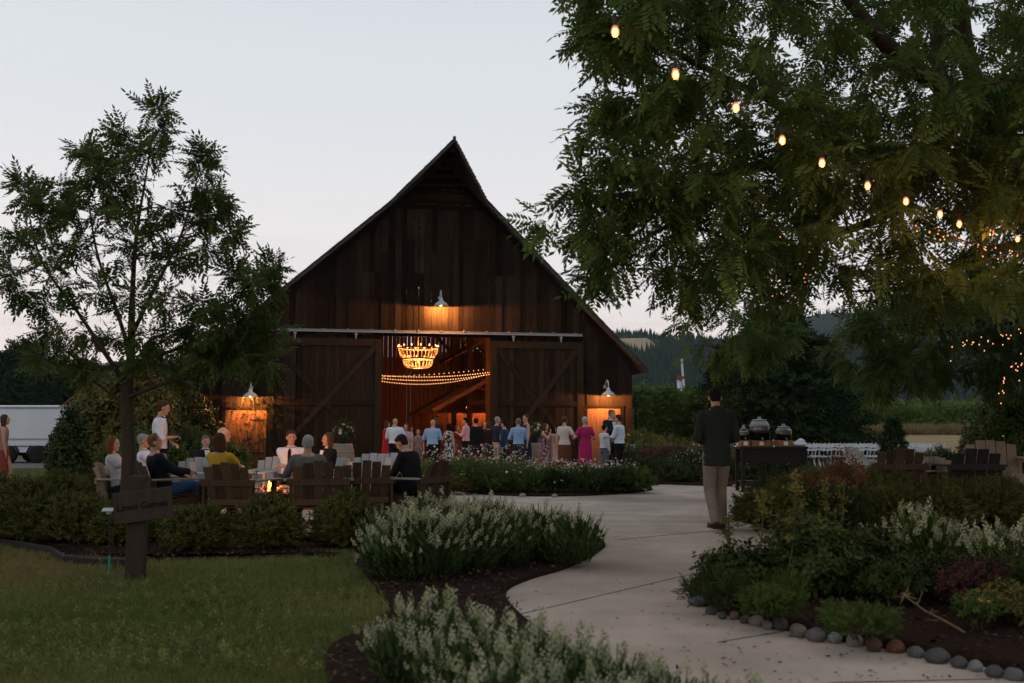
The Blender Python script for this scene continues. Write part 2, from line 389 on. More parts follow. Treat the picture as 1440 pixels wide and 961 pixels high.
BEDS = {}
def bed(name, pts, h=.05, m=None):
    pts = crom(pts, 6)
    if area(pts) < 0: pts = pts[::-1]
    BEDS[name] = pts; n = len(pts); V = []; F = []
    for d, z in ((0, 0), (.006, h*.6), (.015, h*.9), (.03, h)):
        for i in range(n):
            a = Vector(pts[i-1]); b = Vector(pts[(i+1) % n]); t = (b-a).normalized(); nn = Vector((-t.y, t.x)); p = Vector(pts[i])+nn*d
            V.append((p.x, p.y, z))
    for k in range(3):
        for i in range(n): F.append((k*n+i, k*n+(i+1) % n, (k+1)*n+(i+1) % n, (k+1)*n+i))
    from mathutils.geometry import tessellate_polygon
    top = V[3*n:4*n]
    for t in tessellate_polygon([[Vector((q[0], q[1], 0)) for q in top]]):
        F.append(tuple(3*n+i for i in (t if area([top[i] for i in t]) > 0 else t[::-1])))
    me = bpy.data.meshes.new(name); me.from_pydata(V, [], F); me.update()
    o = finish(me, [0]*len(V), m or m_mulch, name, None); tag(o, kind='structure'); return o
bed('flower_bed', gp((455,925),(520,888),(548,862),(528,832),(500,800),(498,775))+[(-2.6,11.7),(-2.2,13.2),(-1.0,13.8)]+gp((700,722),(800,738),(846,762),(846,775),(800,800),(745,817),(712,836),(735,872),(815,930),(930,1010),(1080,1120))+[(.2,2.6),(-.6,3.2)]+gp((470,1010)))
bed('hedge_bed', [(-12,11.9)]+gp((0,767),(80,781),(190,791),(340,790),(470,784))+[(-1.95,10.2),(-1.9,10.9)]+gp((520,757),(400,761),(235,759))+[(-5.6,13.4),(-6.6,16),(-9,19),(-13,18)])
bed('island_bed', gp((628,690),(690,697),(780,699),(865,696),(918,689),(890,676))+[(3.5,27.2),(0,28),(-2.2,27),(-2.4,23)])
bed('barn_side_bed', gp((888,679),(940,682),(990,684),(1060,686),(1150,690))+[(9,23),(9.2,30),(4.8,33)]+gp((880,655)))
bed('yew_bed', gp((1045,722),(1058,738),(1100,749),(1200,752),(1330,748),(1440,742),(1500,735))+[(11.5,16),(9,17.6),(4.8,17.2)]+gp((1050,700)))
bed('stone_edged_bed', gp((968,832),(1000,859),(1090,885),(1180,904),(1290,922),(1430,950),(1560,985),(1700,960),(1700,800),(1500,782),(1330,781),(1200,784),(1080,792),(1000,812)), h=.07)
# mulch chips
def chips(names, n):
    T = []
    for nm in names:
        p = BEDS[nm]; x0, x1 = min(q[0] for q in p), max(q[0] for q in p); y0, y1 = min(q[1] for q in p), max(q[1] for q in p)
        k = 0
        while k < n:
            x = random.uniform(x0, x1); y = y0+(y1-y0)*random.random()**1.5
            if inside(p, x, y): T.append((x, y, random.uniform(.05, .08))); k += 1
    D = rng.normal(0, 1, (len(T), 3)); D[:, 2] *= .25
    pr = [proto([leaf((0, 0, 0), 0, 1, .45, fold=.1)]), proto([leaf((0, 0, 0), 0, 1, .8, fold=.2)])]
    tag(scatter('mulch_chips', pr, T, D, rng.uniform(.015, .05, len(T)), m_chip), kind='stuff')
chips(['flower_bed', 'hedge_bed', 'stone_edged_bed'], 6500)

# lawn
lawn = [(-14,1)]+[(-.2,1)]+[(-.75,3.6)]+gp((462,961),(458,922),(520,888),(548,862),(528,832),(500,800),(498,776))+[(-2.2,10.6)]+gp((470,786),(340,792),(190,793),(80,783),(0,769))+[(-14,12)]
BEDS['lawn'] = lawn
tag(sheet('lawn', lawn, .010, m_lawn), kind='structure')
pr = []
for k in range(6):
    qs = []
    for i in range(3):
        b = Vector((random.uniform(-.35,.35), 0, random.uniform(-.35,.35))); t = Vector((b.x*1.4+random.uniform(-.35,.35), 1, b.z*1.4+random.uniform(-.35,.35))); w = Vector((.05, 0, random.uniform(-.03,.03)))
        qs.append([b-w, b+w, b+(t-b)*.6+w*.7, t])
    pr.append(proto(qs))
T = []; la = np.array(lawn)
while len(T) < 62000:
    y = 4.4+8*random.random()**1.35; x = random.uniform(-.62*y-.3, .05*y)
    if inside(lawn, x, y) and random.random() < .62+.5*math.sin(x*2.1+y)*math.sin(y*1.7-x*.6): T.append((x, y, .01))
T = np.array(T)
D = np.tile([0, 0, 1.0], (len(T), 1))+rng.normal(0, .42, (len(T), 3)); D[:, 2] = np.abs(D[:, 2])
patch = .5+.5*np.sin(T[:, 0]*1.3+2)*np.sin(T[:, 1]*1.1)
tag(scatter('grass', pr, T, D, rng.uniform(.028, .06, len(T))*(.8+.5*patch), m_blade, rnd=np.clip(rng.random(len(T))*.6+patch*.4, 0, 1)), kind='stuff')
# rough far lawn: tufts
T = [(random.uniform(-22, -6), random.uniform(19, 34), 0) for _ in range(9000)]
tag(scatter('rough_grass', pr, T, np.tile([0, 0, 1.0], (len(T), 1))+rng.normal(0, .3, (len(T), 3)), rng.uniform(.05, .12, len(T)), m_blade), kind='stuff')
# plastic edging along the lawn
e = MB()
pp = [G(a, b) for a, b in ((-60,760),(20,772),(70,781),(92,795),(150,800),(196,801))]
for a, b in zip(pp, pp[1:]): e.bar((a.x, a.y, .05), (b.x, b.y, .045), .035, .09)
tag(e.build('lawn_edging', m_black, bevel=.01), 'black plastic edging strip between the lawn and the mulch at far left', 'lawn edging')
e = MB(); pp = [G(a, b) for a, b in ((440,918),(452,924),(470,942),(500,955),(520,975))]
e.tube([(p.x, p.y, .035) for p in pp], .016, 8)
tag(e.build('garden_hose', mat('dark green hose', (.02,.035,.025), (.03,.05,.04), .5), smooth_=True), 'dark hose lying on the mulch at the lawn corner nearest the camera', 'hose')
# gravel road, field, dry grass strip
tag(sheet('gravel_road', [(-60,33.5),(-11.8,34.6),(-11.6,37),(-13,44),(-60,46)], .012, m_gravel), kind='structure')
fx = list(np.arange(6.5, 120, 3.5)); fy = list(np.arange(39.5, 64, 1.5))
grid('field', fx, fy, lambda x, y: gz(x, y)+.02, m_field)
tag(bpy.data.objects['field'], kind='structure')
gr = []
for k in range(5):
    qs = []
    for i in range(9):
        b = Vector((random.uniform(-.2,.2), 0, random.uniform(-.2,.2))); t = Vector((b.x*2+random.uniform(-.2,.2), random.uniform(.7,1.05), b.z*2+random.uniform(-.2,.2))); w = Vector((.018, 0, .01))
        qs.append([b-w, b+w, b+(t-b)*.6+w, t])
    gr.append(proto(qs))
T = []
for _ in range(5000):
    x = random.uniform(9, 48); y = random.uniform(59.5, 63); T.append((x, y, gz(x, y)))
tag(scatter('tall_dry_grass', gr, T, np.tile([0, 0, 1.0], (len(T), 1))+rng.normal(0, .12, (len(T), 3)), rng.uniform(.35, .85, len(T)), m_dry), kind='stuff')
# ---------------------------------------------------------------- the barn
BC = Vector((-3.18, 37, 0)); BA = R(11)
barn = empty('barn', BC, BA, 'tall dark board barn with a pointed hay hood and open sliding doors', 'barn')
def bw(s, t, z): return BC+Vector((s*math.cos(BA)-t*math.sin(BA), s*math.sin(BA)+t*math.cos(BA), z))
HW = 7.95; RS = .62; RZ = 11.45; EZ = 3.55; EO = .5; DEP = 23
def roofz(s): return RZ-(RS-s)*(RZ-EZ)/(RS+HW+EO) if s < RS else RZ-(s-RS)*(RZ-EZ)/(HW+EO-RS)
OP0, OP1, OZ = -1.72, 2.42, 4.82
SD = [(-7.2,-5.72,2.08), (6.15,7.5,2.2)]
def boards(q, s0, s1, zlo, zhi, t, w=(.16,.27), gap=(.004,.010), th=.024, split=None, wide=.06, jit=.012):
    s = s0
    while s < s1-.03:
        bwid = min(random.uniform(*w), s1-s); a, b = s, s+bwid; za = zlo(a, b) if callable(zlo) else zlo; zb = zhi(a, b) if callable(zhi) else zhi
        tt = t+random.uniform(-jit, jit)
        cuts = [za]
        if split:
            z = za+random.choice(split)
            while z < zb-.6: cuts.append(z); z += random.choice(split)
        cuts.append(zb)
        for c0, c1 in zip(cuts, cuts[1:]):
            if c1-c0 > .05: q.box(((a+b)/2, tt, (c0+c1)/2), (b-a, th, c1-c0-(.006 if len(cuts) > 2 else 0)), r=min(1, max(0, random.gauss(.42, .26))))
        g = random.uniform(*gap)
        if random.random() < wide: g += random.uniform(.012, .03)
        s = b+g
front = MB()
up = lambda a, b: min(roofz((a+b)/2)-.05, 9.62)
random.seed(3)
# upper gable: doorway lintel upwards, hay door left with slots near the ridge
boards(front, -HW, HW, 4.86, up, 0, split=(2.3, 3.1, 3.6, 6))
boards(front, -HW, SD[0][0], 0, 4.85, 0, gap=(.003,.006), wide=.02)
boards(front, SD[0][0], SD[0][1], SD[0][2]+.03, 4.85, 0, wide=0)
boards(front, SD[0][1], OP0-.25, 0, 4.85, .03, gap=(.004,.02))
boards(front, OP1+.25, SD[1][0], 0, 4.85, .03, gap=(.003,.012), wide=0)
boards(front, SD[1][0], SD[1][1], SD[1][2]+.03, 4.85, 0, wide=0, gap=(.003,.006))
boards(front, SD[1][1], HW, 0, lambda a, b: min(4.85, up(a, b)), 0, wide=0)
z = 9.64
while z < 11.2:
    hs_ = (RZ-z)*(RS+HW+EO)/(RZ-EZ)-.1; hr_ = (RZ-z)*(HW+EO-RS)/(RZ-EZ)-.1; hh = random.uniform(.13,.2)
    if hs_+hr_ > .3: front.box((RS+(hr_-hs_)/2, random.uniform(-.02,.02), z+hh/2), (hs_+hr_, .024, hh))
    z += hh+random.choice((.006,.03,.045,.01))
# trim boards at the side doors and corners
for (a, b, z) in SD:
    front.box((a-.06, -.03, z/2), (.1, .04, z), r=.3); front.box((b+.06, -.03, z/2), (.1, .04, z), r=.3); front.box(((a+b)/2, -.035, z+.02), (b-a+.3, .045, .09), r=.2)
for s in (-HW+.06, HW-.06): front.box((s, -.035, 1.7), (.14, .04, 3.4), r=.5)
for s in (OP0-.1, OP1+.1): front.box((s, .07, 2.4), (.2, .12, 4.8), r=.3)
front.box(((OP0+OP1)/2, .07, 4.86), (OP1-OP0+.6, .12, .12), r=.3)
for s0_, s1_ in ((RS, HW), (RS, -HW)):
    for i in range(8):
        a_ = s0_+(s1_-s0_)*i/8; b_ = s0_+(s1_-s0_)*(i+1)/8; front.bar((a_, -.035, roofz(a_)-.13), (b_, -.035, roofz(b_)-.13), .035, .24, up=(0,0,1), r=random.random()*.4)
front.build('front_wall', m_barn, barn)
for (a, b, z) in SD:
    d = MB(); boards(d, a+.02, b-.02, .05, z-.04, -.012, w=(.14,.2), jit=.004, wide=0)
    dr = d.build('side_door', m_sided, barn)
    h = MB(); h.box((a+.14, -.045, 1.0), (.03, .03, .16)); h.build('handle', m_black, dr)
    for zz in (.5, z-.4): m_ = MB(); m_.box((b-.3, -.032, zz), (.45, .008, .05)); m_.build('hinge', m_black, dr)
def slider(s0, s1, mirror):
    d = MB(); H = 4.66; boards(d, s0+.02, s1-.02, .12, H, -.14, w=(.15,.22), gap=(.004,.012), wide=.05, jit=.005)
    o = d.build('sliding_door', m_barnd, barn)
    b = MB(); y = -.175
    b.box(((s0+s1)/2, y, H-.13), (s1-s0, .035, .26), r=.6); b.box(((s0+s1)/2, y, .22), (s1-s0, .035, .24), r=.3); b.box(((s0+s1)/2, y-.001, 2.32), (s1-s0-.5, .033, .2), r=.2)
    b.box((s0+.12, y-.004, H/2), (.24, .04, H-.05), r=.5); b.box((s1-.12, y-.004, H/2), (.24, .04, H-.05), r=.6)
    a, c = (s0+.25, s1-.25)
    b.bar((a, y-.003, .35), (c, y-.003, H-.3), .18, .03, up=(0,1,0), r=.75); b.bar((a, y+.002, H-.3), (c, y+.002, .35), .18, .026, up=(0,1,0), r=.3)
    b.build('brace', m_barnd, o)
    for k in range(7):
        g = MB(); s = s0+.4+(s1-s0-.8)*k/6
        if k in (1, 5): g.box((s, -.16, H+.06), (.05, .02, .28)); g.lathe([(.06,-.012),(.06,.012)], (s, -.16, H+.18), 12, axis=Matrix.Rotation(PI/2, 3, 'X')); g.build('hanger', m_galv, o)
slider(-5.75, OP0+.05, 0); slider(OP1-.02, 5.98, 1)
tr = MB(); tr.box((.1, -.17, 4.93), (11.7, .06, .07)); tr.box((.1, -.10, 4.99), (11.7, .14, .02))
for k in range(14): tr.box((-5.5+k*.86, -.12, 5.0), (.05, .16, .06)); tr.ell((-5.5+k*.86, -.21, 5.0), (.03,.02,.03), n=8, k=6)
tr.build('door_track', m_galv, barn)
# roof: two slopes with the hay hood at the ridge
q = MB()
TO = -.42
def slope(side):
    e = -(HW+EO) if side < 0 else HW+EO; hs = -1.45 if side < 0 else 2.2
    out = [(RS, DEP+.4), (RS, TO-2.45), (hs, TO), (e, TO), (e, DEP+.4)]
    v = [Vector((s, t, roofz(s)+.10)) for s, t in out]+[Vector((s, t, roofz(s)-.02)) for s, t in out]; n = len(out)
    f = [tuple(range(n)), tuple(range(2*n-1, n-1, -1))]+[(i, n+i, n+(i+1) % n, (i+1) % n) for i in range(n)]
    q.add(v, f, .5)
slope(-1); slope(1); rf = q.build('roof', m_roof, barn)
c = MB()
for side in (-1, 1):
    e = -(HW+EO) if side < 0 else HW+EO; hs = -1.45 if side < 0 else 2.2
    for (s0, t0), (s1, t1) in (((RS, TO-2.45), (hs, TO)), ((hs, TO), (e, TO))):
        n = 22 if abs(s1-s0) > 4 else 9
        for i in range(n):
            a, b = i/n, (i+1)/n; p = Vector((s0+(s1-s0)*a, t0+(t1-t0)*a-.014, 0)); r_ = Vector((s0+(s1-s0)*b, t0+(t1-t0)*b-.014, 0)); p.z = roofz(p.x)+.045; r_.z = roofz(r_.x)+.045
            c.bar(p, r_, .035, .13+random.uniform(-.008,.008), up=(0,0,1))
c.build('bargeboard', m_roof, rf)
# ragged shingle butts along the front edge
c = MB()
for side in (-1, 1):
    e = -(HW+EO) if side < 0 else HW+EO; hs = -1.45 if side < 0 else 2.2
    for i in range(90):
        a = i/90; s = RS+(e-RS)*a
        t = TO-2.45+2.45*min(1, (s-RS)/(hs-RS))
        c.box((s, t+.02, roofz(s)+.125+random.uniform(-.008,.01)), (.12, .2+random.uniform(0,.06), .02), Matrix.Rotation(math.atan2(EZ-RZ, abs(e-RS))*(-1 if side < 0 else 1)*-1, 3, 'Y'), r=random.random())
c.build('shingle_edge', m_roof, rf)
h = MB(); h.bar((RS, TO-2.1, RZ-.18), (RS, .3, RZ-.18), .16, .2)
for k in range(5): t = TO-2.0+k*.45; w = 1-.18*k; h.bar((RS-.15-.4*k*.6, t, roofz(RS-.15-.24*k)-.09), (RS+.15+.3*k*.6, t, roofz(RS+.15+.18*k)-.09), .08, .1)
h.build('hood_beam', m_barn, barn)
# lit slots of the hay opening under the hood
# other walls
def wall(name, pts, m, n=0):
    pass
b = MB(); random.seed(5)
boards(b, -HW, HW, 0, lambda a, c_: roofz((a+c_)/2)-.1, DEP, gap=(.004,.012), wide=.05)
b.build('back_wall', m_inner, barn)
for s in (-HW+.02, HW-.02):
    w_ = MB(); t = .05
    while t < DEP: wd = random.uniform(.18,.28); w_.box((s, t+wd/2, 1.73), (.025, wd-.006, 3.46)); t += wd
    w_.build('side_wall', m_inner, barn)
fl = MB(); fl.box((0, DEP/2, .01), (2*HW-.1, DEP-.1, .02)); fl.build('floor', mat('barn floor', (.09,.05,.03), (.16,.1,.06), .5, 3), barn)
for t in (5.6, 11.2, 16.8):
    for s in (-3.3, 3.3):
        p = MB(); p.box((s, t, 3.7), (.24, .24, 7.3)); p.build('post', m_inner, barn)
    p = MB(); p.box((0, t, 7.2), (9.2, .2, .22)); p.build('tie_beam', m_inner, barn)
    p = MB(); p.bar((-HW+.1, t, 2.1), (-3.3, t, 4.3), .12, .18); p.build('brace', m_inner, barn)
    p = MB(); p.bar((3.3, t+.14, 4.0), (HW-.1, t+.14, 3.0), .12, .18); p.build('brace', m_inner, barn)
    p = MB(); p.bar((3.3, t-.14, 2.6), (HW-.1, t-.14, 3.3), .12, .18); p.build('brace', m_inner, barn)
    p = MB(); p.bar((.9, t+.16, 2.15), (3.3, t+.16, 3.5), .12, .18); p.build('brace', m_inner, barn)
    p = MB(); p.bar((3.3, t, 5.4), (1.6, t, 7.1), .12, .16); p.build('brace', m_inner, barn)
    p = MB(); p.bar((-3.3, t, 5.4), (-1.6, t, 7.1), .12, .16); p.build('brace', m_inner, barn)
p = MB()
for k in range(19):
    t = .8+k*1.2
    for side in (-1, 1):
        e = -(HW) if side < 0 else HW; p.bar((RS, t, roofz(RS)-.18), (e, t, roofz(e)-.16), .06, .15)
p.build('rafter', m_inner, barn)
for s in (-3.3, 3.3):
    p = MB(); p.box((s, DEP/2, 5.4), (.16, DEP-.4, .2)); p.build('purlin', m_inner, barn)
# partition of boards behind the right posts, low wall
p = MB(); random.seed(9); boards(p, 1.2, HW-.3, 0, 2.3, 19.2, w=(.16,.24)); p.build('partition', m_inner, barn)

# round-topped cask heads against the back, under the wall lamps
for s, lab in ((1.55, 'round oak cask head standing under the lit wall lamp at the back of the barn'), (3.15, 'round oak cask head behind the dancers beside the right sliding door')):
    r_ = empty('wine_cask', bw(s+3.0, 18.2, 0), BA, lab, 'wine cask', 'oak casks at the back of the barn')
    k = MB(); k.lathe([(.62,-.55),(.7,-.2),(.7,.2),(.62,.55)], (0, 0, .9), 24, axis=Matrix.Rotation(PI/2, 3, 'X')); k.build('staves', m_oak, r_, True)
    k = MB(); k.lathe([(.64,-.02),(.64,.02)], (0, -.5, .9), 24, axis=Matrix.Rotation(PI/2, 3, 'X')); k.build('hoop', m_galv, r_)
    k = MB(); k.box((0, 0, .12), (1.1, .8, .24)); k.build('cradle', m_inner, r_)

def light(name, loc, e, col, rad=.05, typ='POINT', rot=None, parent=None, **kw):
    l = bpy.data.lights.new(name, typ); l.energy = e; l.color = col; l.shadow_soft_size = rad
    for k_, v_ in kw.items(): setattr(l, k_, v_)
    o = bpy.data.objects.new(name, l); COL.objects.link(o); o.location = loc
    if rot: o.rotation_euler = rot
    if parent: o.parent = parent
    return o
# gooseneck lamps
def gooseneck(s, z, lab, e, sc=1.0):
    r_ = empty('barn_lamp', bw(s, -.03, z), BA, lab, 'wall lamp', 'gooseneck lamps on the barn front')
    y0 = -.48
    g = MB(); g.tube([(0, -.01, .18), (0, -.12, .32), (0, -.28, .42), (0, -.42, .38), (0, y0, .22), (0, y0, .08)], .022, 8); g.lathe([(.07,-.01),(.07,.015)], (0, -.01, .18), 12, axis=Matrix.Rotation(PI/2, 3, 'X')); g.build('gooseneck', m_enamel, r_, True)
    g = MB(); g.lathe([(.27,-.17),(.262,-.15),(.2,-.07),(.11,-.01),(.07,.03),(.06,.12),(.0,.14)], (0, y0, 0), 24); g.lathe([(.0,.10),(.055,.1),(.065,.02),(.105,-.02),(.19,-.08),(.25,-.155),(.262,-.168)], (0, y0, 0), 24); g.build('shade', m_enamel, r_, True)
    g = MB(); g.ell((0, y0, -.06), (.045,.045,.055)); g.build('bulb', m_lampglow, r_, True)
    light('barn_lamp_light', (0, y0, -.165), e, (1,.36,.09), .04, parent=r_)
gooseneck(.47, 6.08, 'gooseneck barn lamp high on the gable above the open doorway', 2600)
gooseneck(-6.3, 2.66, 'gooseneck barn lamp over the lit side door at the left corner', 1000)
gooseneck(6.87, 2.80, 'gooseneck barn lamp over the side door at the right corner behind the guests', 1000)
# chandelier
cp = P(588, 500, 40.0); ch = empty('chandelier', cp, 0, 'two tier beaded chandelier glowing in the open barn doorway', 'chandelier')
g = MB()
for rr, zz in ((.88,.32),(.68,-.16)):
    g.tube([(rr*math.cos(a), rr*math.sin(a), zz) for a in np.linspace(0, 2*PI, 33)], .035, 6, cap=False)
g.tube([(0,0,-.55),(0,0,2.6)], .02, 6); g.build('frame', m_oak, ch, True)
def strands(r0, z0, r1, z1, n, sag):
    g = MB()
    for i in range(n):
        a = 2*PI*i/n
        for j in range(11):
            t = j/10; r_ = r0+(r1-r0)*t+sag*math.sin(PI*t); z = z0+(z1-z0)*t-sag*1.2*math.sin(PI*t); g.ell((r_*math.cos(a), r_*math.sin(a), z), (.026,.026,.03), n=6, k=4)
    return g
strands(.86,.30,.42,-.16,30,.10).build('upper_beads', m_bead, ch); strands(.66,-.18,.24,-.56,24,.10).build('lower_beads', m_bead, ch)
for rr, zz, n in ((.88,.42,14),(.68,-.09,12)):
    for i in range(n):
        a = 2*PI*i/n; g = MB(); g.ell((rr*math.cos(a), rr*math.sin(a), zz), (.03,.03,.055), n=8, k=6); g.build('candle_bulb', m_lampglow, ch, True)
ch.scale = (.92,.92,.9)
light('chandelier_light', (0,0,.12), 420, (1,.33,.085), .3, parent=ch); light('chandelier_light', (0,0,-.36), 190, (1,.33,.085), .15, parent=ch)
# fairy light swags across the doorway
for k, (a, b, sag, t) in enumerate((((534,527),(700,521),.14,39.0), ((534,531),(702,523),.2,41.0), ((534,535),(690,524),.3,44.0), ((540,529),(700,517),.06,47.0))):
    pa, pb = P(*a, t), P(*b, t+1.2); g = MB(); pts = []
    n = 46
    for i in range(n+1): u = i/n; p = pa.lerp(pb, u); p.z -= sag*4*u*(1-u); pts.append(p)
    o = empty('fairy_lights', pa, 0, ['topmost nearest', 'second', 'lowest sagging', 'farthest faint'][k]+' swag of fairy lights across the barn doorway', 'string lights', 'fairy light swags in the barn')
    w_ = MB(); w_.tube([p-pa for p in pts], .006, 4); w_.build('cable', m_black, o)
    for i, p in enumerate(pts):
        if i == 0: g.ell((0,0,0), (.017,.017,.023), n=6, k=4); b0 = g.build('bulb', m_fairy, o); b0.location = p-pa+Vector((0,0,-.03))
        elif i % 2 == 0 or k != 3: b1 = dup(b0, o); b1.location = p-pa+Vector((0,0,-.03))
# wall lamps inside
for s, e, lab in ((1.5, 190, 'square lantern lit on the back partition above the guests'), (3.05, 150, 'square lantern lit on the back partition beside the right sliding door')):
    r_ = empty('wall_lantern', bw(s+2.95, 18.95, 2.75), BA, lab, 'lantern', 'lanterns inside the barn')
    g = MB(); g.box((0, 0, 0), (.30, .2, .36), taper=.15); g.build('lit_glass', m_lampglow, r_); g = MB(); g.box((0, 0, .21), (.32, .24, .04)); g.box((0, 0, -.2), (.3, .22, .03)); g.box((0, .14, 0), (.06, .1, .06)); g.build('lantern_frame', m_black, r_)
    light('lantern_light', (0, -.3, 0), e, (1,.26,.05), .1, parent=r_)
# lean-to roof and post left of the barn
lt = empty('open_shed', P(283, 640, 35.0)*1, 0, 'small open shed roof on one post at the left corner of the barn', 'shed'); lt.location.z = 0
g = MB(); g.bar((-.45,0,1.66), (.25,0,2.02), 1.1, .09); g.build('roof', m_galv, lt); g = MB(); g.box((.0,-.3,.88), (.14,.14,1.76)); g.build('post', m_barnd, lt)
# ---------------------------------------------------------------- vegetation
random.seed(21)
P_pin = [pinnate(6, 1, .34, .125, d) for d in (.15, .3, .5)]
P_pin2 = [pinnate(7, 1, .30, .105, d) for d in (.1, .25, .4)]
P_spr = [sprig(8, 1, .38, .17), sprig(10, 1, .34, .15), sprig(7, 1, .42, .2)]
P_yew = [sprig(12, 1, .34, .11, .8), sprig(14, 1, .3, .1, .75), sprig(10, 1, .36, .12, .9)]
P_big = [sprig(6, 1, .5, .26, .4), sprig(7, 1, .46, .24, .35)]
P_fine = [sprig(16, 1, .22, .07, .9), sprig(14, 1, .25, .07, .8)]

def dome(n, c, r, rmin=.72, low=-.25, lump=.16, lf=3.0, ph=None):
    c = np.array(c, float); r = np.array(r, float); D = rng.normal(0, 1, (n*3, 3)); D /= np.linalg.norm(D, axis=1, keepdims=True)
    D = D[D[:, 2] > low][:n]; ph = rng.uniform(0, 6, 3) if ph is None else ph
    k = 1+lump*(np.sin(D[:, 0]*lf+ph[0])*np.sin(D[:, 1]*lf*1.2+ph[1])+.5*np.sin(D[:, 2]*lf*2+D[:, 0]*lf*2+ph[2]))
    rad = rmin+(1-rmin)*rng.random(len(D))**.6
    T = c+D*r*(k*rad)[:, None]; T[:, 2] = np.maximum(T[:, 2], .05+rng.random(len(D))*.1+0*T[:, 2]) if c[2] < 3 else T[:, 2]
    return T, D
def shrub(name, lab, cat, x, y, r, h, m, protos, n, s, z0=0, group=None, upw=.5, lump=.16, stems=5, fl=None, rmin=.6):
    o = empty(name, (x, y, z0), random.uniform(0, 6), lab, cat, group)
    h -= .45*s; r -= .3*s
    T, D = dome(n, (0, 0, h*.42), (r, r, h*.58), rmin=rmin, low=-.6, lump=lump)
    Dd = D*[1, 1, .8]+[0, 0, upw]+rng.normal(0, .35, D.shape)
    scatter('foliage', protos, T, Dd, rng.uniform(.75, 1.25, len(T))*s, m, o)
    g = MB()
    for i in range(stems):
        a = 2*PI*i/stems+random.random(); g.tube([(0.03*math.cos(a), .03*math.sin(a), 0), (r*.35*math.cos(a), r*.35*math.sin(a), h*.35), (r*.6*math.cos(a), r*.6*math.sin(a), h*.7)], [.02*h+.004, .012*h+.003, .004], 5)
    g.build('stems', m_bark, o)
    if fl:
        fm, fn, fs = fl; T, D = dome(fn, (0, 0, h*.45), (r*1.03, r*1.03, h*.62), rmin=.95, low=-.1, lump=lump)
        scatter('blossoms', P_blos, T, D+[0, 0, .6], rng.uniform(.7, 1.2, len(T))*fs, fm, o)
    return o
def blos():
    q = []
    for i in range(6): q.append(leaf((0, 0, 0), 2*PI*i/6, .5, .34, tilt=.3, fold=.1))
    V, F = proto(q); V = V[:, [0, 2, 1]]; return V, F     # petals open towards +Y
P_blos = [blos(), blos()]

# --- trees with a limb skeleton and leaf clumps
def tree(name, lab, base, limbs, clumps, m_leaf, protos, nleaf, lsize, tw=.012, droop=.25, cat='tree', leafspread=.8):
    """limbs: list of (points, radii); clumps: (centre, radius)"""
    o = empty(name, base, 0, lab, cat); g = MB(); nodes = []
    for pts, rad in limbs:
        pp = crom3([Vector(p)-base for p in pts], 5); rr = np.interp(np.linspace(0, 1, len(pp)), np.linspace(0, 1, len(rad)), rad); g.tube(pp, list(rr), 9)
        nodes += [(p, r_) for p, r_ in zip(pp, rr)]
    T = []; D = []; NA = np.array([p for p, _ in nodes]); NR = [r_ for _, r_ in nodes]; skip = int(len(nodes)*.0)
    order = sorted(range(len(clumps)), key=lambda i: np.min(np.linalg.norm(NA-np.array(Vector(clumps[i][0])-base), axis=1)))
    for ci in order:
        c, r_ = clumps[ci]; c = Vector(c)-base
        d = np.linalg.norm(NA-np.array(c), axis=1)+.6*np.maximum(0, NA[:, 2]-c.z); j = int(np.argmin(d)); a = Vector(NA[j]); L_ = (c-a).length
        r0 = min(NR[j]*.6, .006+.012*L_+.01*r_); mid = a.lerp(c, .5)+Vector((random.uniform(-.1,.1), random.uniform(-.1,.1), .12))*L_
        pts = [a, a.lerp(mid, .5)+Vector((0,0,.04*L_)), mid, mid.lerp(c, .55), c]; g.tube(pts, [r0, r0*.8, r0*.6, r0*.45, r0*.3], 5)
        NA = np.vstack([NA, [list(p) for p in pts[2:]]]); NR += [r0*.6, r0*.45, r0*.3]
        k = max(3, int(6*r_/.35)) if r_ > .2 else 4
        axis = (c-a).normalized()
        for i in range(k):
            dv = Vector(rng.normal(0, 1, 3)).normalized()*.8+axis*.6; dv.z = dv.z*.7+.1; dv.normalize(); e = c+dv*r_*random.uniform(.7,1.1); s0 = c-axis*r_*random.uniform(0,.4)
            m1 = s0.lerp(e, .5)+Vector((0, 0, .1*r_)); g.tube([s0, m1, e], [tw*.7, tw*.5, tw*.2], 4, cap=False)
            n = max(2, int(nleaf/k))
            for q in range(n):
                u = (q+.5)/n; p = s0.lerp(m1, u*2) if u < .5 else m1.lerp(e, u*2-1)
                side = Vector(rng.normal(0, 1, 3)); side = (side-dv*side.dot(dv)).normalized()
                ld = side*.75+dv*.55; ld.z -= droop+random.uniform(0,.25); T.append(p); D.append(ld)
    g.build('trunk', m_bark, o, True)
    T = np.array([list(t) for t in T]); D = np.array([list(t) for t in D])
    scatter('crown', protos, T, D, rng.uniform(.7, 1.2, len(T))*lsize, m_leaf, o, spin=.5)
    return o
def crom3(pts, k=5):
    out = []; n = len(pts); g = lambda j: pts[min(max(j, 0), n-1)]
    for i in range(n-1):
        p0, p1, p2, p3 = g(i-1), g(i), g(i+1), g(i+2)
        for t in np.linspace(0, 1, k, endpoint=False): t = float(t); out.append(.5*((2*p1)+(-p0+p2)*t+(2*p0-5*p1+4*p2-p3)*t*t+(-p0+3*p1-3*p2+p3)*t**3))
    return out+[pts[-1]]

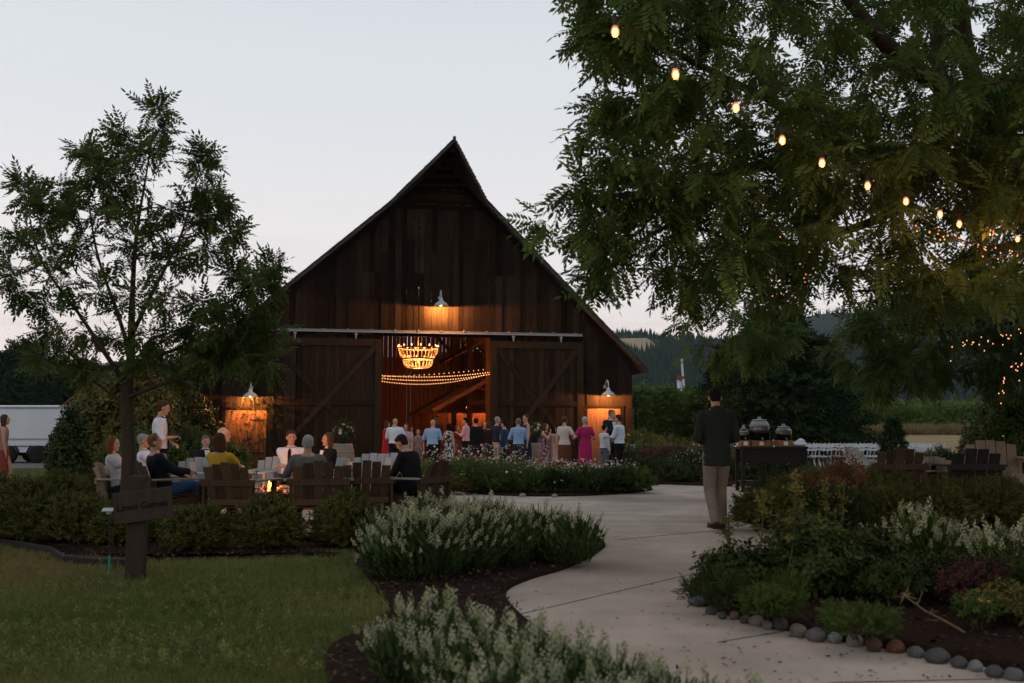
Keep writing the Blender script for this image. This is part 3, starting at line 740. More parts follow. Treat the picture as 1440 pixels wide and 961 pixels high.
# left young locust tree
Yt = 12.2
def PT(x, y, d=0): return P(x, y, Yt+d)
base = P(178, 700, Yt); base.z = 0.03
limbs = [([base, PT(181,640), PT(178,560), PT(184,505), PT(186,420,.1), PT(192,330,.1), PT(205,250,.05), PT(217,175)], [.095,.08,.072,.055,.034,.022,.012,.005]),
 ([PT(180,545), PT(150,500,-.3), PT(110,440,-.4), PT(60,370,-.5), PT(38,290,-.4)], [.035,.028,.02,.013,.005]),
 ([PT(182,530), PT(210,505,.3), PT(250,490,.4), PT(310,455,.5), PT(375,400,.5)], [.035,.03,.022,.014,.005]),
 ([PT(184,500), PT(165,440,.4), PT(135,350,.5), PT(120,240,.4)], [.03,.022,.015,.005]),
 ([PT(186,470), PT(215,410,-.4), PT(255,330,-.6), PT(280,240,-.5)], [.03,.022,.015,.005]),
 ([PT(178,560), PT(230,540,-.4), PT(300,520,-.5), PT(370,490,-.3)], [.03,.02,.014,.005]),
 ([PT(176,570), PT(130,535,.4), PT(90,510,.6), PT(55,500,.7)], [.02,.014,.01,.004])]
cl = [(221,157,15),(218,185,20),(216,215,26),(168,190,14),(172,214,22),(116,207,13),(121,228,16),(128,255,22),(146,272,26),(188,250,26),(35,266,14),(46,280,18),(60,300,24),(87,268,14),(280,222,15),(283,242,18),(273,268,26),(304,286,14),(296,310,22),(270,300,30),(318,332,18),(292,350,26),(384,380,14),(376,398,18),(352,404,22),(330,386,12),
 (24,345,24),(55,325,30),(26,385,24),(66,370,32),(57,435,20),(85,410,32),(104,350,22),(144,308,32),(188,305,32),(220,330,32),(175,362,34),(212,380,32),(246,366,32),(140,410,34),(188,428,34),(240,424,36),(284,432,30),(78,468,20),(122,462,28),(208,470,26),(258,480,34),(312,462,32),(350,448,26),(380,470,22),(330,500,28),(290,512,32),(240,525,30),(200,505,20),(362,505,24),(60,500,16),(95,505,22),(130,520,26),(160,480,24),(100,300,14),(245,300,14),(150,240,12),(30,410,16)]
clumps = []
for (x, y, r_) in cl:
    for k in range(4 if x > 240 and y > 400 else 2): clumps.append((P(x+random.uniform(-.35,.35)*r_, y+random.uniform(-.3,.3)*r_, Yt+random.uniform(-1, 1)*(.25+.012*r_)*1.6), r_/1400*Yt*.82))
tree('locust_tree', 'young tree with feathery leaves standing among the log chairs, trunk rising beside the wooden sign', base, limbs, clumps, m_leafl, P_pin, 20, .25, tw=.007, droop=.05)

# right big walnut
poly = [(812,-40),(808,64),(822,100),(832,148),(812,184),(840,215),(836,245),(782,252),(744,284),(756,330),(782,336),(800,350),(820,392),(846,436),(866,396),(893,350),(915,385),(940,405),(960,420),(955,462),(962,500),(985,528),(1060,520),(1120,490),(1140,455),(1150,420),(1190,400),(1240,430),(1300,440),(1500,430),(1900,400),(1900,-500),(1300,-520),(950,-300),(830,-160)]
holes = [(1130,70,28),(1300,30,20),(1240,120,16),(1085,200,12),(1215,345,22),(1330,330,20),(1400,150,14),(900,310,20),(1390,40,22),(1010,300,12),(1340,360,16),(1065,55,13),(965,330,16),(1163,440,44),(1180,300,26),(1020,150,20),(930,200,16),(1230,190,16),(1380,250,18),(1100,300,18),(900,120,14)]
clumps = []; tries = 0; random.seed(8)
while len(clumps) < 620 and tries < 60000:
    tries += 1; x = random.uniform(740, 1880); y = random.uniform(-480, 570)
    if x > 1460 and random.random() < .72 or y < -20 and random.random() < .75: continue
    if not inside(poly, x, y): continue
    if any((x-a)**2+(y-b)**2 < (r_*1.3)**2 for a, b, r_ in holes): continue
    edge = not all(inside(poly, x+dx, y+dy) for dx, dy in ((-34,0),(0,34),(-24,24),(24,24),(0,-30),(-24,-24)))
    if edge and x < 1440 and y > -20: rp = 15
    else: rp = 34
    if rp == 34 and random.random() < .22: continue
    if rp == 15 and not all(inside(poly, x+dx, y+dy) for dx, dy in ((-12,0),(0,14),(12,6))): continue
    Y = random.uniform(8.2, 13.5) if x < 1500 else random.uniform(6, 14)
    if x < 900: Y = random.uniform(8.5, 11)
    if y > 425 and x < 1160: Y = random.uniform(14, 15.8)
    p = P(x, y, Y)
    if p.z < 1.55 or p.z > 8.5: continue
    if x > 850:
        yl = 43+292*(1-math.exp(-(x-865)/330))/(1-math.exp(-566/330))
        a = (x-720)/1400; tt = max(0, min(1, (a*5.5-.57)/((4.87-.57)-a*4.1))); Ys = 5.5+4.1*tt
        if abs(y-yl) < 48 and Y < Ys+1.0: Y = Ys+1.0+random.random()*2.5; p = P(x, y, Y)
    clumps.append((p, rp/1400*Y))
WB = Vector((7.6, 12.0, 0))
def Q(x, y, Y): return P(x, y, Y)
hub = Q(1520, 345, 11.8)
limbs = [([WB, WB+Vector((-.1,0,1.2)), Vector((hub.x+.25, 11.9, 2.6)), hub], [.34,.28,.26,.24]),
 ([hub, Q(1400,270,11.4), Q(1322,232,11), Q(1200,212,10.6), Q(1050,238,10.2), Q(930,268,9.8), Q(800,280,9.5)], [.19,.15,.115,.09,.06,.035,.01]),
 ([hub, Q(1440,230,12), Q(1372,120,12), Q(1350,0,12), Q(1340,-160,12.2)], [.17,.13,.11,.09,.03]),
 ([Q(1440,230,12), Q(1345,130,11), Q(1297,104,10.5), Q(1233,50,10), Q(1160,-40,9.6), Q(1050,-120,9.3)], [.13,.11,.10,.085,.05,.02]),
 ([Q(1322,232,11), Q(1322,120,11.3), Q(1312,0,11.5), Q(1300,-150,11.6)], [.085,.08,.07,.02]),
 ([Q(1200,212,10.6), Q(1100,150,10), Q(980,90,9.6), Q(870,30,9.4)], [.06,.045,.03,.01]),
 ([Q(1322,232,11), Q(1250,300,11.2), Q(1150,340,11.5), Q(1040,400,11.6), Q(990,460,11.6)], [.07,.055,.04,.025,.008]),
 ([Q(1050,238,10.2), Q(950,310,10), Q(870,360,9.9), Q(845,410,9.8)], [.035,.025,.015,.006]),
 ([hub, Q(1600,200,11), Q(1700,0,10), Q(1750,-200,10)], [.16,.12,.08,.03]),
 ([hub, Q(1480,200,9), Q(1450,0,8), Q(1300,-250,8)], [.12,.1,.07,.02]),
 ([hub, Q(1400,350,12.5), Q(1300,400,13), Q(1200,410,13)], [.09,.06,.04,.01])]
tree('walnut_tree', 'huge spreading walnut tree hung with warm bulbs above the path', WB, limbs, clumps, m_leafw, P_pin2, 18, .32, tw=.009, droop=.35)
# second tree behind it, drooping low over the sitting area
poly2 = [(1178,470),(1200,440),(1250,430),(1300,400),(1370,380),(1480,360),(1640,400),(1700,560),(1440,560),(1400,545),(1350,552),(1300,540),(1240,548),(1195,530),(1170,500)]
clumps = []; tries = 0
while len(clumps) < 230 and tries < 9000:
    tries += 1; x = random.uniform(1160, 1700); y = random.uniform(360, 565)
    if not inside(poly2, x, y): continue
    Y = random.uniform(16.5, 20); clumps.append((P(x, y, Y), 26/1400*Y))
B2 = Vector((11.3, 18.6, 0)); Z = lambda x, y, Y: P(x, y, Y)
limbs = [([B2, B2+Vector((0,0,1.5)), Z(1500,440,18.5), Z(1490,380,18.4)], [.16,.14,.12,.04]), ([Z(1530,480,18.6), Z(1400,450,18.2), Z(1300,460,18), Z(1200,480,17.8)], [.09,.06,.04,.01]), ([Z(1510,450,18.5), Z(1420,410,18.4), Z(1340,400,18)], [.07,.05,.02])]
tree('garden_tree', 'smaller dark drooping tree with strands of fairy lights behind the wooden chairs', B2, limbs, clumps, m_leafl, P_pin2, 22, .34, tw=.01, droop=.35)

# --- conifers
def conifer(name, lab, x, y, h, r, n, z0=0, m=None, group=None, s=.5, pw=1.0, cat='conifer', top=.0):
    o = empty(name, (x, y, z0), random.uniform(0, 6), lab, cat, group); T = []; D = []
    for i in range(n):
        t = 1-(1-random.random())**.62 if False else random.random()**1.25; a = random.uniform(0, 2*PI); rr = r*((1-t)**pw)*(1+.25*math.sin(t*38+a*2))*random.uniform(.55, 1.05)+.02*r
        T.append((rr*math.cos(a), rr*math.sin(a), h*(.06+.93*t))); D.append((math.cos(a), math.sin(a), -.25+1.1*t*t+random.uniform(-.25,.25)))
    scatter('crown', P_yew, np.array(T), np.array(D), rng.uniform(.7, 1.2, n)*s, m or m_fir, o)
    g = MB(); g.tube([(0,0,0),(0,0,h*.5),(0,0,h*.98)], [h*.022+.02, h*.014, .01], 7); g.build('trunk', m_bark, o, True); return o
f = conifer('spruce_tree', 'broad dark spruce standing behind the drinks table', X(1095, 38), 38, 5.7, 3.0, 3600, s=.62, pw=.62)
conifer('spruce_tree', 'narrower spruce half hidden to the left of the broad spruce behind the man', X(1030, 42), 42, 4.6, 1.7, 1500, s=.55, pw=.7)
conifer('spruce_tree', 'rounded spruce to the right of the broad spruce, beyond the white chair rows', X(1150, 43), 43, 4.9, 2.2, 1800, s=.6, pw=.6)
c0 = conifer('conifer', 'dark conifer in the wood left of the barn', X(20, 170), 170, 15.5, 3.2, 900, s=2.2, group='conifers in the wood left of the barn')
spots = [(45,165,15.2),(3,150,12.5),(70,190,14),(95,175,12),(118,200,14.5),(145,180,12.5),(-30,160,13),(170,210,15),(200,190,13),(225,220,15),(252,200,13.5),(60,130,8.5),(90,125,8),(20,120,8),(130,140,8.5),(160,150,9.5),(190,150,8.8),(280,215,14),(-60,140,12),(240,150,8.8),(32,140,9.5),(108,150,9.8),(268,160,9.6)]
for (px, Y, h) in spots:
    c = dup(c0); c.location = (X(px, Y), Y, 0); k = h/15.5; c.scale = (k*1.15, k*1.15, k); c.rotation_euler.z = random.uniform(0, 6)
    c['label'] = 'dark conifer in the wood left of the barn'
conifer('topiary_cone', 'clipped green cone tree behind the brown log chair', X(1257, 30), 30, 1.62, .46, 2400, s=.16, m=m_fir, cat='topiary', pw=.75)
conifer('topiary_cone', 'small reddish cone shrub beyond the dark chair', X(1366, 32), 32, 1.35, .42, 1600, s=.16, m=m_leafp, cat='topiary', pw=.7)

# --- vineyard rows
def vrow(lab, a, b, h, w, n, group='vine rows beyond the garden'):
    a = Vector(a); b = Vector(b); o = empty('vine_row', a, 0, lab, 'vine row', group); d = b-a; L_ = d.length; d.normalize(); s = Vector((-d.y, d.x, 0))
    T = []; D = []
    for i in range(n):
        u = random.random()*L_; v = random.uniform(-1, 1); zz = random.random()**.75; hh = h*(1+.05*math.sin(u*1.9)+.04*math.sin(u*5.3))
        ww = w*(1+.2*math.sin(u*1.3+zz*5)); side = math.copysign(1, v); off = side*ww*(.55+.45*random.random())*(1 if zz < .85 else random.random())
        p = d*u+s*off; p.z = gz(a.x+p.x, a.y+p.y)+hh*(.1+.9*zz) if True else 0; T.append(tuple(p)); q = s*side*.8+Vector((0,0,.5 if zz > .8 else -.3))+Vector(rng.normal(0, .4, 3)); D.append(tuple(q))
    scatter('foliage', P_big, np.array(T), np.array(D), rng.uniform(.25, .5, n), m_vine, o)
    for i in range(int(L_/4)+1):
        g = MB(); p = d*(i*4.0); g.tube([(p.x, p.y, gz(a.x+p.x, a.y+p.y)), (p.x, p.y, gz(a.x+p.x, a.y+p.y)+h*.97)], .05, 6); g.build('post', m_post, o)
    return o
vrow('tall leafy vine row just beyond the right corner of the barn', (X(888,44)+.2, 44, 0), (X(888,44)+8.5, 45.5, 0), 2.75, .55, 2600)
vrow('second leafy vine row behind the one beside the barn', (X(900,52), 52, 0), (X(900,52)+11, 54, 0), 2.6, .6, 2200)
vrow('long leafy vine row along the far side of the mown field', (X(1110,66), 66, 0), (X(1620,66), 67.5, 0), 1.95, .8, 5200)
vrow('vine row behind the long one along the field', (X(1100,73), 73, 0), (X(1700,73), 74, 0), 2.35, .8, 3600)

# --- left middle distance shrubs and trees
for i, (px, Y, r_, h, m, s, lab, pr) in enumerate([
 (97, 22, .36, 1.75, m_leafd, .24, 'upright shrub with pale glossy leaves in front of the white truck', P_big),
 (172, 29, 1.25, 3.1, m_leafo, .45, 'yellow green bushy tree in front of the red roofed house', P_spr),
 (205, 33, 1.9, 3.3, m_leafd, .45, 'dark bushy tree between the red roofed house and the barn', P_spr),
 (250, 37, 1.6, 3.6, m_leafd, .45, 'dark bushy tree beside the open shed roof', P_spr),
 (135, 38, 1.1, 2.4, m_leafd, .45, 'dark shrub at the end of the white truck', P_spr),
 (262, 30, .75, 1.2, m_silver, .4, 'grey green feathery bush left of the lit side door', P_fine),
 (300, 30, .9, .9, m_leafg, .3, 'low green bush below the left corner of the barn', P_spr),
 (196, 26, .9, 1.2, m_leafg, .3, 'low green bush behind the standing man with braces', P_spr)]):
    shrub('shrub', lab, 'shrub', X(px, Y), Y, r_, h, m, pr, int(500+900*r_), s, lump=.22)
# climbers on the lit door, left
def climber(lab, s, w, h, n):
    o = empty('climbing_vine', bw(s, -.22, 0), BA, lab, 'climbing plant'); T = []; D = []
    g = MB()
    for k in range(4):
        pts = [Vector((w*(k-1.5)*.3+.1*math.sin(j*1.3+k), -.03, h*j/6)) for j in range(7)]; g.tube(pts, [.018-.002*j for j in range(7)], 5)
        for j in range(n//4): u = random.random()**.8*6; a = pts[int(min(u, 5))].lerp(pts[int(min(u, 5))+1], u-int(min(u, 5))); T.append(tuple(a+Vector((random.gauss(0,.13), -random.random()*.16, random.gauss(0,.08))))); D.append((random.gauss(0,1), -.5, random.gauss(0,.8)))
    g.build('stems', m_bark, o); scatter('foliage', P_spr, np.array(T), np.array(D), rng.uniform(.09, .2, len(T)), m_leafd, o)
climber('climbing vine growing up the lit side door at the left corner', -6.1, 1.3, 2.5, 300)

# --- yews along the patio edge and the left mass
ye = []
for px, Y, r_, h, lab in ((275,10.7,.30,.42,'round clipped yew between the sign post and the yellow shirted woman'),(380,10.9,.32,.5,'round clipped yew in front of the fire and the grey suited man'),(488,11.1,.34,.52,'round clipped yew at the right end of the row before the log chairs')):
    shrub('yew_bush', lab, 'shrub', X(px, Y, 740), Y, r_, h, m_yew, P_yew, 1500, .13, z0=.05, group='round yews at the patio edge')
for px, Y, r_, h, lab in ((-35,11.7,.42,.62,'yew bush at the left edge of the lawn bed, cut by the photo border'),(45,11.6,.42,.64,'wide yew bush at the left end of the bed behind the lawn'),(112,11.5,.34,.50,'yew bush left of the solar lamp'),(160,11.3,.26,.34,'yew bush right of the solar lamp behind the sign'),(75,14.4,.55,.62,'low yew bush of the second row near the far lawn'),(-5,14.6,.5,.58,'yew bush of the second row at the photo border'),(135,15.2,.45,.55,'yew bush of the second row before the leftmost chair'),(212,11.6,.26,.28,'small low yew just right of the sign post')):
    shrub('yew_bush', lab, 'shrub', X(px, Y, 740), Y, r_, h, m_yew, P_yew, 1700, .13, z0=.05, lump=.24)
# right yew mass
random.seed(4)
yb = [(1085,13.0,.42,.46),(1115,13.8,.5,.52),(1100,14.8,.5,.56),(1165,12.9,.5,.48),(1185,14.6,.55,.58),(1245,13.2,.52,.52),(1255,14.8,.5,.56),(1315,12.9,.5,.46),(1330,14.6,.55,.52),(1385,13.2,.52,.48),(1400,14.8,.5,.54),(1440,13.0,.5,.46),(1205,16.2,.5,.62),(1140,16.0,.5,.56)]
words = ['leftmost at the path corner','second along the back of the corner','behind the corner one','bushy front one right of the corner','behind it with bronze tips','front one below the leftmost grey chair','back one under the brown log chair','front one left of the dark chair','back one between the brown and dark chairs','front one under the dark chair','back one under the tan chair','front one at the photo border','back one beside the grey side chair','back one behind the drinks table legs']
for (px, Y, r_, h), w_ in zip(yb, words):
    shrub('yew_bush', 'dark low shrub of the right hand bed, '+w_, 'shrub', X(px, Y, 720), Y, r_, h, m_yew if random.random() < .7 else m_leafd, P_yew, 1300, .14, z0=.05, lump=.24)
shrub('shrub', 'orange leaved shrub rising above the dark low ones left of the grey side chair', 'shrub', X(1188,14.2,690), 14.2, .32, .95, m_leafr, P_spr, 420, .13, upw=.9, lump=.3)
shrub('shrub', 'bronze tipped low shrub left of the orange leaved one', 'shrub', X(1140,14.0,690), 14.0, .45, .68, m_leafr, P_spr, 420, .12, upw=.9, lump=.3)
shrub('shrub', 'bright green tall shrub at the right photo border behind the tan chair', 'shrub', X(1440,20), 20.5, .75, 2.1, m_leafg, P_big, 1300, .22, lump=.24)
for px, Y, r_, h, m, lab in ((1150,19.5,.6,.55,m_leafg,'low green shrub under the white chair rows right of the drinks table'),(1190,20,.6,.6,m_leafg,'low green shrub between the drinks table and the grey side chair'),(1300,22,.5,.75,m_leafd,'dark rounded shrub between the two right hand chairs'),(1325,24,.5,.85,m_leafd,'dark rounded shrub left of the dark chair top')):
    shrub('shrub', lab, 'shrub', X(px, Y), Y, r_, h, m, P_spr, 900, .15)
# barn side bed
random.seed(11)
for px, Y, r_, h, m, s, fl, lab in (
 (905,29.5,.8,.7,m_leafp,.16,None,'burgundy leaved low shrub by the barn corner'),(940,28.5,.8,.75,m_leafp,.16,(m_pink,30,.045),'burgundy shrub with a few pink blooms left of the walking man'),(925,27,.6,.55,m_leafd,.15,(m_pink,16,.04),'dark low shrub with scattered blooms at the path edge'),
 (975,26.2,.75,.85,m_leafd,.15,(m_pink,150,.04),'rounded dark shrub dusted with pink flowers just left of the walking man'),(955,25.0,.5,.45,m_leafd,.14,None,'small dark green mound at the path edge left of the man'),(1000,30,.9,1.1,m_leafo,.18,None,'yellow green shrub behind the walking man'),
 (945,31,.8,1.0,m_leafo,.18,None,'olive shrub under the white chair rows'),(900,33,.9,1.2,m_leafg,.2,None,'green shrub at the right corner of the barn'),(920,35,.6,1.0,m_leafr,.2,None,'rust coloured shrub beyond the barn corner'),
 (1060,26,.7,.7,m_leafd,.16,None,'dark shrub under the left half of the drinks table'),(1100,26.5,.8,.7,m_leafd,.16,None,'dark shrub under the right half of the drinks table'),(885,28,.5,.6,m_leafd,.15,(m_pink,14,.04),'dark low shrub by the shoes of the man in the white shirt')):
    shrub('garden_shrub', lab, 'shrub', X(px, Y), Y, r_, h, m, P_spr, 800, s, fl=fl, lump=.2, z0=.04)

# --- spiky white flowering clumps (foreground)
def spike_leaf():
    q = []
    for i in range(9):
        t = .1+.62*i/9; a = i*2.4; d = Vector((math.cos(a)*.55, .84, math.sin(a)*.55)); x = Vector((-math.sin(a), 0, math.cos(a))); b = Vector((0, t, 0)); l = .2*random.uniform(.8,1.2)
        q.append([b, b+d*l*.5+x*.034, b+d*l, b+d*l*.5-x*.034])
    q.append([Vector((-.008,0,0)), Vector((.008,0,0)), Vector((.006,.9,0)), Vector((-.006,.9,0))]); q.append([Vector((0,0,-.008)), Vector((0,0,.008)), Vector((0,.9,.006)), Vector((0,.9,-.006))])
    return proto(q)
def spike_head(n=15, L0=.80, L1=1.0):
    q = []
    for i in range(n):
        t = L0+(L1-L0)*i/(n-1); a = i*2.4; w = .042*(1-.5*i/n); c, s = math.cos(a), math.sin(a); b = Vector((c*w*.5, t, s*w*.5)); o = Vector((c*.8, 1.15, s*.8))*w; x = Vector((-s, 0, c))*w*.7
        q.append([b, b+o*.6+x, b+o*1.15, b+o*.6-x])
    return proto(q)
P_sl = [spike_leaf() for _ in range(4)]; P_sh = [spike_head(), spike_head(17, .76), spike_head(12, .86)]
def spikes(lab, x, y, rx, ry, h, n, hfrac=.8, z0=.05, sil=m_silver, group=None, lean=.55, fl=m_white):
    o = empty('flowering_clump', (x, y, z0), 0, lab, 'flower clump', group)
    u = rng.uniform(0, 2*PI, n); rr = np.sqrt(rng.random(n)); bx = rx*rr*np.cos(u)*.72; by = ry*rr*np.sin(u)*.72; T = np.stack([bx, by, np.zeros(n)], 1)
    D = np.stack([np.cos(u)*rr*lean, np.sin(u)*rr*lean, np.ones(n)], 1)+rng.normal(0, .11, (n, 3)); S = h*(1-.34*rr**2)*rng.uniform(.78, 1.1, n)*(1+.1*np.sin(bx*5+1)*np.cos(by*6))
    st = rng.bit_generator.state; scatter('foliage', P_sl, T, D, S, sil, o, spin=.01); k = rng.random(n) < hfrac
    k &= rng.random(n) < .46; scatter('flower_heads', P_sh, T[k], D[k], S[k]*1.02, fl, o, spin=.01); return o
grp = 'white flowering clumps beside the path'
for px, Y, rx, ry, h, n, lab in ((600,5.0,.30,.28,.46,200,'white flowering clump at the lawn edge, leftmost of the nearest row'),(672,4.6,.30,.27,.45,230,'white flowering clump second from the left in the nearest row'),(755,4.35,.28,.26,.44,230,'white flowering clump in the middle of the nearest row'),(850,4.1,.28,.25,.42,230,'white flowering clump right of the middle of the nearest row'),(945,3.85,.26,.24,.38,210,'white flowering clump fourth from the left in the nearest row'),(1035,3.75,.24,.22,.35,180,'white flowering clump second from the right in the nearest row, beside the path'),(1105,3.75,.2,.2,.32,130,'white flowering clump at the right end of the nearest row, beside the path'),(700,3.85,.30,.26,.42,210,'white flowering clump at the bottom edge of the photo, left of the middle'),(850,3.5,.3,.25,.38,200,'white flowering clump at the bottom edge of the photo, near the middle')):
    spikes(lab, X(px, Y, 900), Y, rx, ry, h*.9, n, group=grp)
for px, Y, rx, ry, h, n, lab in ((583,8.8,.50,.45,.54,520,'big white flowering mound next to the lawn corner'),(645,9.3,.46,.45,.54,420,'white flowering mound behind the big one at the lawn corner'),(700,9.7,.42,.42,.52,340,'flowering mound in the middle of the path side bed'),(757,10.0,.42,.4,.52,340,'greener flowering mound near the path bend'),(800,9.7,.3,.3,.47,220,'smallest flowering mound at the tip of the bed by the path bend'),(600,11.4,.5,.4,.52,320,'white flowering mound beside the right log chair'),(675,11.2,.48,.4,.52,300,'white flowering mound behind the path side bed'),(548,10.8,.34,.34,.44,200,'low flowering mound between the right yew and the log chair')):
    spikes(lab, X(px, Y, 760), Y, rx, ry, h, n, hfrac=.62 if px < 690 else .28, group=grp)
for px, Y, rx, ry, h, n, lab in ((1290,8.7,.42,.38,.54,300,'white spiked clump in the middle of the stone edged bed'),(1428,7.7,.32,.32,.54,220,'white spiked clump of the stone edged bed at the right photo border')):
    spikes(lab, X(px, Y, 760), Y, rx, ry, h, n, hfrac=.85, sil=m_leafg, z0=.08)

# stone edged bed planting
random.seed(15)
for px, Y, r_, h, m, pr, n, s, fl, lab in (
 (1040,7.5,.25,.34,m_leafd,P_big,420,.12,None,'leafy rose like shrub at the path side of the stone edged bed'),
 (1142,7.7,.34,.54,m_leafm,P_big,620,.13,None,'tall leafy shrub behind the round stones'),
 (1200,8.1,.32,.46,m_leafd,P_big,560,.13,None,'dark leafy shrub left of the white spiked clump'),
 (1015,7.0,.24,.24,m_leafd,P_fine,420,.1,None,'low dark mat plant above the first large stone'),
 (1080,6.55,.17,.17,m_leafg,P_fine,480,.09,None,'small bright green mound just behind the smallest stones'),
 (1205,5.95,.2,.16,m_leafg,P_fine,520,.09,None,'spreading green plant behind the pale blue grey stone'),
 (1260,7.4,.32,.3,m_leafd,P_spr,520,.1,None,'dark shrub in the middle of the stone edged bed'),
 (1350,7.4,.3,.3,m_leafd,P_spr,520,.1,None,'dark shrub left of the yellow flowers'),
 (1370,6.3,.13,.22,m_leafg,P_spr,120,.07,(m_yellow,9,.05),'small plant with yellow flowers at the right of the stone edged bed'),
 (1425,6.5,.2,.24,m_leafo,P_big,300,.09,None,'olive leaved plant right of the yellow flowers'),
 (1375,6.9,.24,.38,m_leafp,P_spr,240,.08,None,'burgundy leaved plant behind the yellow flowers'),
 (1480,6.9,.35,.45,m_leafd,P_spr,420,.1,None,'dark shrub at the right photo border in the stone edged bed'),
):
    shrub('garden_shrub', lab, 'shrub', X(px, Y, 800), Y, r_, h, m, pr, n, s, z0=.08, fl=fl, lump=.28, upw=.6)
# tall bronze shoots of the rose shrubs
for px, Y, h in ((1012,7.5,.62),(1055,7.6,.74),(1100,7.5,.82),(1128,7.7,.86),(1145,7.9,.80),(1165,8.0,.84)):
    o = empty('rose_shoot', (X(px, Y, 760), Y, .08), 0, 'upright bronze tipped rose shoot above the stone edged bed', 'plant', 'bronze tipped rose shoots')
    g = MB(); t = Vector((random.uniform(-.15,.15), 0, h)); g.tube([(0,0,0), t*.5+Vector((.03,0,0)), t], [.007,.005,.003], 5); g.build('stem', m_stemg, o)
    T = [tuple(t*random.uniform(.35,1)) for _ in range(24)]; scatter('leaves', P_big, T, rng.normal(0, 1, (24,3))+[0,0,.7], rng.uniform(.05,.11,24), m_leafo, o)
# grassy tuft and dry seed stalk
o = empty('grass_tuft', (X(1105,7.1,800), 7.1, .08), 0, 'tuft of thin arching grass in the stone edged bed', 'grass tuft'); T = np.zeros((60,3)); scatter('blades', gr, T, np.tile([0,0,1.0],(60,1))+rng.normal(0,.4,(60,3)), rng.uniform(.14,.3,60), m_leafg, o)
o = empty('dry_stalk', tuple(G(1362,905)), 0, 'pale dry branching stalk leaning out of the stone edged bed', 'dead stalk'); g = MB()
b = G(1362,905); tip = P(1272,838,5.9)-b
g.tube([(0,0,.05), tip*.35+Vector((0,0,.03)), tip*.7, tip], [.010,.008,.006,.004], 6)
for k in range(7): u = random.uniform(.1,1); q0 = tip*u; g.tube([q0, q0+Vector((random.uniform(-.09,.09), random.uniform(-.05,.05), random.uniform(.0,.09)))], [.004,.002], 4)
for k in range(9): g.tube([tip, tip+Vector(rng.normal(0,.035,3))], [.004,.002], 4)
g.build('stalk', m_dry, o)

# island bed with tall wild flowers
o_is = BEDS['island_bed']; x0, x1 = min(q[0] for q in o_is), max(q[0] for q in o_is); y0, y1 = min(q[1] for q in o_is), max(q[1] for q in o_is)
T = []
while len(T) < 3600:
    x = random.uniform(x0, x1); y = random.uniform(y0, y1)
    if inside(o_is, x, y) and all(inside(o_is, x+a, y+b) for a, b in ((.2,0),(-.2,0),(0,-.3))): T.append((x, y, .05))
T = np.array(T); n = len(T); px = 720+1400*T[:,0]/T[:,1]; edge = np.clip((T[:,1]-20.2)/2.2, .4, 1); Hh = np.where(px < 740, rng.uniform(.34, .56, n), rng.uniform(.22, .38, n))*edge
tag(scatter('flower_bed_foliage', P_fine+P_sl[:2], T, np.tile([0,0,1.0],(n,1))+rng.normal(0,.25,(n,3)), Hh, m_leafg), kind='stuff')
k = rng.random(n) < .23; Tt = T[k]; Ht = rng.uniform(.42, .92, len(Tt))*np.where(720+1400*Tt[:,0]/Tt[:,1] < 735, 1, .58)*np.clip((Tt[:,1]-19.5)/2.2, .5, 1); Dt = np.tile([0,0,1.0],(len(Tt),1))+rng.normal(0,.12,(len(Tt),3)); Dt /= np.linalg.norm(Dt, axis=1, keepdims=True)
stalk = proto([[Vector((-.006,0,0)),Vector((.006,0,0)),Vector((.004,1,0)),Vector((-.004,1,0))],[Vector((0,0,-.006)),Vector((0,0,.006)),Vector((0,1,.004)),Vector((0,1,-.004))],leaf((0,.3,0),.7,.14,.03),leaf((0,.45,0),-.7,.12,.03)])
tag(scatter('wild_flower_stems', [stalk], Tt, Dt, Ht, m_stemg), kind='stuff')
tag(scatter('wild_flower_heads', P_blos, Tt+Dt*Ht[:,None], np.tile([0,0,1.0],(len(Tt),1))+rng.normal(0,.5,(len(Tt),3)), rng.uniform(.045,.085,len(Tt)), m_pink, spin=.5), kind='stuff')
for px, Y, r_, h, m, fl, lab in ((655,20.9,.55,.62,m_leafg,(m_white,16,.05),'bright green mound at the left end of the wildflower bed'),(745,20.6,.4,.42,m_leafg,(m_yellow,26,.035),'low plant with pale yellow flowers at the front of the wildflower bed'),(775,20.7,.3,.4,m_leafd,(m_purple,60,.05),'low plant with lavender flowers at the front of the wildflower bed'),(890,21.0,.4,.45,m_leafg,(m_yellow,24,.04),'green plant with small yellow flowers at the right tip of the wildflower bed'),(700,20.8,.5,.5,m_leafg,None,'green mound second from the left in the wildflower bed'),(825,20.7,.5,.42,m_leafd,None,'dark green mound in the wildflower bed left of the tip'),(860,20.9,.45,.42,m_leafd,(m_white,10,.04),'dark mound with a few white flowers near the tip of the wildflower bed'),(640,20.5,.3,.3,m_leafo,(m_pink,20,.04),'pinkish low plant at the left corner of the wildflower bed')):
    shrub('garden_shrub', lab, 'shrub', X(px, Y, 680), Y, r_, h, m, P_fine, 700, .2, z0=.04, fl=fl, lump=.2, upw=.8)
